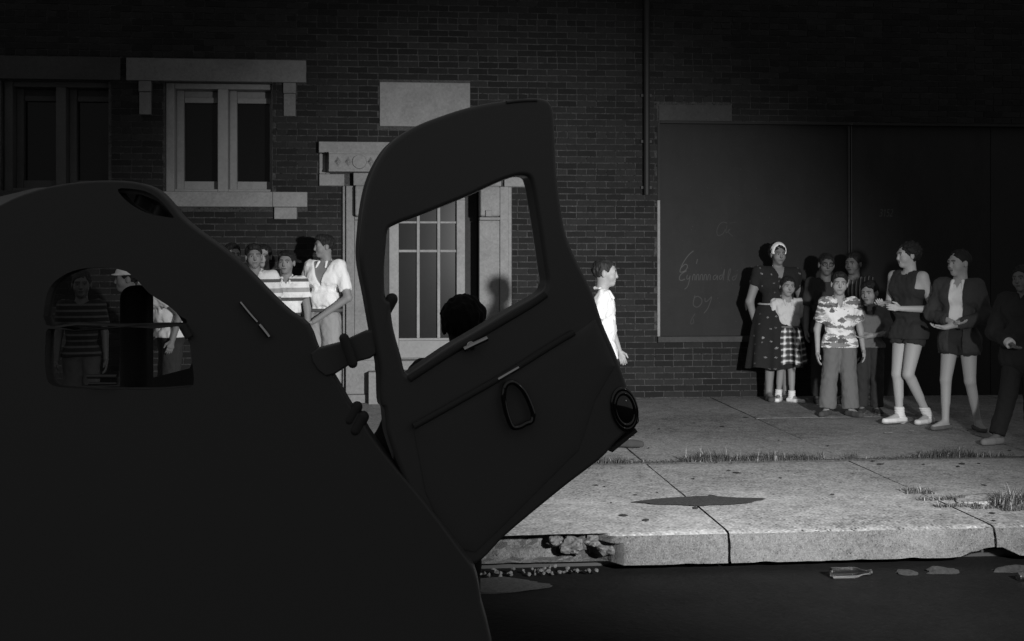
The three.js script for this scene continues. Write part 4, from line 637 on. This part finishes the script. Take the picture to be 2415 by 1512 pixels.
    if (o.shoes !== undefined) {
      const a = J['heel' + k], b = J['toe' + k], mid = lerp3(a, b, .55), hi2 = o.shoeTop ?? .02; const up = uni([cone(a, mid, R(.02) + .011, R(.021) + .009), cone(mid, b, R(.021) + .009, R(.015) + .009), cone([a[0], a[1] + .01, a[2]], [J['an' + k][0], a[1] + hi2 + .012, J['an' + k][2]], R(.02) + .01, R(.02) + .008)], .012), base = Math.min(a[1], b[1]) - .02, [l2, h2] = bounds([a, b, J['an' + k]], .06);
      const tilt = (b[1] - a[1]); const sole = (x, y, z) => a[1] - .021 + tilt * Math.min(1, Math.max(0, ((x - a[0]) * (b[0] - a[0]) + (z - a[2]) * (b[2] - a[2])) / ((b[0] - a[0]) ** 2 + (b[2] - a[2]) ** 2))) - y;
      const s = mesh('shoe', planarUV(surfaceNets((x, y, z) => Math.max(up(x, y, z), sole(x, y, z), y - a[1] - hi2 - .012), l2, h2, .0065)), cloth(o.shoes), g);
      if (o.sole) mesh('sole', planarUV(surfaceNets((x, y, z) => Math.max(up(x, y, z) - .004, sole(x, y, z) , y - (a[1] - .021 + tilt * .5) - .016), l2, h2, .0065)), cloth(o.sole), s);
    }
  }
  return g;
}
const S1 = .36;
const list = [
  // left group by the doorway
  { u: 765, v: 964, h: 1.76, rot: -22, yaw: -42, skin: .22, wide: .98, face: .95, hair: { style: 'quiff' }, label: 'person in open white shirt and pale trousers standing by the left pilaster',
    top: { tone: .85, sleeve: .78, hem: .555, v: .15, collar: 1, loose: .018, fold: .01, collarOpen: 1.6 }, pants: { tone: .3, top: .575, belt: .1, loose: .03 }, shoes: .05,
    arms: { r: [[-.15, .635, .0], [-.075, .5, .085]], l: [[.165, .64, .02], [-.01, .505, .105]] }, hands: { r: [.4, -.8, .3], l: [-.8, -.5, .1] } },
  { u: 675, v: 968, h: 1.6, rot: 4, yaw: -8, skin: .22, hair: { style: 'fringe' }, label: 'person in boldly striped polo shirt beside the one in the open white shirt', top: { tone: 1, map: T.stripesH, sleeve: .6, hem: .5, v: .05, collar: 1, collarTone: .75, fold: .012, loose: .022 }, pants: { tone: .05, top: .57, belt: .03 }, shoes: .04 },
  { u: 603, v: 978, h: 1.66, rot: 12, yaw: 6, skin: .2, hair: { style: 'quiff' }, headDx: -.02, label: 'person in white shirt with dark shoulder stripe half hidden by the car pillar', top: { tone: .85, map: T.stripesH, sleeve: .7, hem: .5, v: .05, collar: 1, loose: .022 }, pants: { tone: .06, top: .57 }, shoes: .04 },
  { u: 622, v: 955, h: 1.66, rot: -4, yaw: 4, skin: .3, hair: { style: 'short', line: .075 }, label: 'person whose half face shows behind the one with the shoulder stripe', top: { tone: .12, sleeve: .6 }, pants: { tone: .04 }, shoes: .04 },
  { u: 547, v: 964, h: 1.67, rot: 20, yaw: 14, skin: .28, hair: { style: 'short' }, label: 'person of whom only the face shows, leftmost above the car pillar', top: { tone: .05, sleeve: .6 }, pants: { tone: .04 }, shoes: .04 },
  { u: 402, v: 1004, h: 1.62, wide: 1.15, rot: -60, yaw: -10, skin: .2, cap: .7, hair: { style: 'short' }, lean: [.15, 0], drop: .16, headDz: .1, label: 'person in white shirt and pale cap bending forward beyond the car window', top: { tone: .8, sleeve: .7, hem: .5, fold: .016, loose: .026, collar: 1 }, pants: { tone: .03, top: .58, belt: .03 }, shoes: .04 },
  { u: 192, v: 1040, h: 1.42, rot: 16, skin: .06, hair: { style: 'short' }, label: 'person in striped jersey at far left, skin and clothes darkened for the dim place', top: { tone: .18, map: T.stripesDark, sleeve: .7, hem: .5 }, pants: { tone: .05 }, shoes: .04 },  // skin and jersey toned down, so the darkness is in the colours
  // centre
  { u: 1424, v: 1052, h: 1.52, hs: .96, wide: .86, limb: .94, rot: 84, yaw: -2, skin: .24, hair: { style: 'short', line: .07 }, label: 'person in bright white shirt walking right past the open car door', top: { tone: .6, sleeve: .72, hem: .47, v: .02, collar: 1, fold: .016, loose: .026 }, pants: { tone: .42, top: .58, loose: .028 }, shoes: .03, shoeTop: .03,
    arms: { r: [[-.125, .64, -.05], [-.12, .49, -.02]], l: [[.13, .64, .03], [.13, .5, .08]] }, legs: { r: [[-.045, .28, .06], [-.045, .05, .09], 0], l: [[.045, .275, .0], [.045, .06, -.12], 0] } },
  { u: 1085, v: 1500, feet: [1034, 4.8], h: 1.615, rot: 170, yaw: 0, skin: .012, hair: { style: 'short', tone: .002, dull: 1 }, lean: [.03, -.05], label: 'person seen from behind through the open car door window, coloured near black as a silhouette', top: { tone: .012, sleeve: 1.9, hem: .45, high: 1 }, pants: { tone: .012 }, shoes: .01 },  // silhouette shade put into near-black skin, hair and clothes
  // right group by the boarded panels
  { u: 1834, v: 945, h: 1.68, rot: 8, skin: .2, wide: 1.22, limb: 1.12, hair: { style: 'curly' }, headband: 1, label: 'person with white headband in a long dark flowered dress', top: { name: 'dress', tone: .35, map: T.floral, sleeve: .45, hem: .58, v: .08, loose: .008, fold: .004 }, skirt: { tone: .35, map: T.floral, waist: .615, hem: .215, flare: .2, folds: 11, belt: .4 }, shoes: .06, arms: { r: [[-.175, .63, -.03], [-.135, .5, -.05]], l: [[.17, .63, -.03], [.12, .5, -.06]] } },
  { u: 1856, v: 948, h: 1.33, hs: .92, rot: 2, yaw: 4, skin: .26, hair: { style: 'bob' }, label: 'person in pale blouse and plaid skirt with white socks', top: { name: 'blouse', tone: .55, sleeve: .5, puff: 2.2, hem: .56, v: .03, collar: 1, fold: .014, loose: .02 }, skirt: { tone: .95, map: T.plaid, waist: .6, hem: .305, flare: .158, folds: 15, belt: .15 }, socks: .75, shoes: .8, shoeTop: .01, sole: .5, arms: { r: [[-.15, .6, -.04], [-.1, .5, -.08]], l: [[.15, .6, -.04], [.1, .5, -.08]] }, legs: { r: [[-.05, .275, .0], [-.055, .045, -.06], -10], l: [[.03, .275, .02], [.03, .045, .03], 25] } },
  { u: 1948, v: 950, h: 1.57, rot: -4, yaw: 2, skin: .13, hair: { style: 'short', line: .055 }, glasses: 1, label: 'person in glasses and dark clothes behind the one in printed shirt', top: { tone: .03, sleeve: .9 }, pants: { tone: .02 }, shoes: .02 },
  { u: 2012, v: 948, h: 1.58, rot: -8, yaw: -35, skin: .16, hair: { style: 'short' }, label: 'person in vertically striped shirt standing in shade against the panel post', top: { tone: .7, map: T.stripesV, sleeve: .7, v: .05 }, pants: { tone: .02 }, shoes: .02 },
  { u: 1979, v: 980, h: 1.39, hs: .96, rot: -6, yaw: -4, skin: .3, hair: { style: 'quiff' }, label: 'person in boldly printed short sleeved shirt and long grey trousers', top: { tone: .92, map: T.island, sleeve: .72, hem: .475, v: .07, collar: 1, fold: .012, loose: .028, collarOpen: 1.5 }, pants: { tone: .13, top: .57, loose: .03, cuff: 1.5 }, shoes: .06, arms: { r: [[-.15, .6, -.01], [-.152, .44, .03]], l: [[.145, .6, -.02], [.16, .46, .02]] }, legs: { r: [[-.065, .275, .0], [-.085, .045, 0], -18], l: [[.06, .275, .01], [.075, .045, .02], 18] } },
  { u: 2050, v: 976, h: 1.3, hs: .95, rot: -12, yaw: -28, pitch: 6, skin: .26, hair: { style: 'fringe' }, label: 'person with arms crossed in grey shirt beside the one in printed shirt', top: [{ tone: .13, sleeve: 1.3, hem: .5, v: .02, collar: 1, collarTone: .02, loose: .02, fold: .012 }], pants: { tone: .03, top: .56 }, shoes: .05, sole: .2, arms: { r: [[-.15, .62, .03], [.02, .6, .115]], l: [[.15, .62, .03], [-.03, .585, .125]] }, hands: { r: [1, .05, .1], l: [-1, -.05, .1] } },
  { u: 2142, v: 1000, h: 1.67, rot: -58, yaw: -22, skin: .4, hair: { style: 'curly' }, label: 'person in dark sleeveless top and shorts with white socks and sneakers, facing left', top: { tone: .028, sleeve: 0, hem: .47, v: .02 }, pants: { tone: .024, len: .28, top: .6, loose: .018 }, socks: .75, sockH: .8, shoes: .7, sole: .4, shoeTop: .012, arms: { r: [[-.14, .655, -.01], [-.06, .66, .14]], l: [[.14, .635, -.04], [.05, .64, .12]] }, hands: { r: [.5, .2, .9], l: [-.4, .15, .9] }, legs: { r: [[-.035, .275, .05], [-.03, .05, .035], 6], l: [[.04, .28, .05], [.05, .045, -.1], 0] } },
  { u: 2262, v: 1014, h: 1.6, rot: -38, yaw: -30, skin: .38, hair: { style: 'short', line: .07 }, label: 'person in dark cardigan, white collared shirt and dark shorts with folded arms', top: [{ tone: .85, sleeve: .4, hem: .55, v: .05, collar: 1, collarLen: 1.3, collarOpen: 1.5, loose: .009, fold: .005 }, { name: 'cardigan', tone: .045, sleeve: 1.85, hem: .4, open: .038, v: .06, loose: .024, fold: .01 }], pants: { tone: .025, len: .36, top: .58, loose: .02 }, shoes: .12, shoeTop: .0, arms: { r: [[-.15, .64, .02], [.01, .6, .125]], l: [[.15, .63, .02], [-.03, .575, .14]] }, hands: { r: [1, .0, .15], l: [-1, -.0, .2] }, legs: { r: [[-.065, .275, .03], [-.06, .05, .05], -6], l: [[.065, .275, .02], [.085, .045, -.05], 24] } },
  { u: 2412, v: 1045, h: 1.47, rot: -40, yaw: -10, skin: .13, hair: { style: 'short' }, label: 'person in dark coat with a white cuff at the right edge of the picture', top: [{ tone: .5, sleeve: 1.98, loose: .014, hem: .5 }, { name: 'coat', tone: .012, sleeve: 1.8, hem: .34, high: 1, loose: .036 }], pants: { tone: .012 }, shoes: .2, legs: { r: [[-.06, .275, .06], [-.1, .045, .13], -10], l: [[.05, .275, 0], [.055, .045, -.02], 5] }, arms: { r: [[-.15, .62, .02], [-.02, .56, .13]], l: [[.15, .62, .0], [.14, .46, .04]] } },
];
for (const o of list) { const q = person(o); if (o.feet) q.position.copy(L((o.feet[0] - CX) / FOC * o.feet[1], o.feet[1], o.feet[1] < 6.8 ? ROAD_Y : 0)); }
renderer.render(scene, camera);
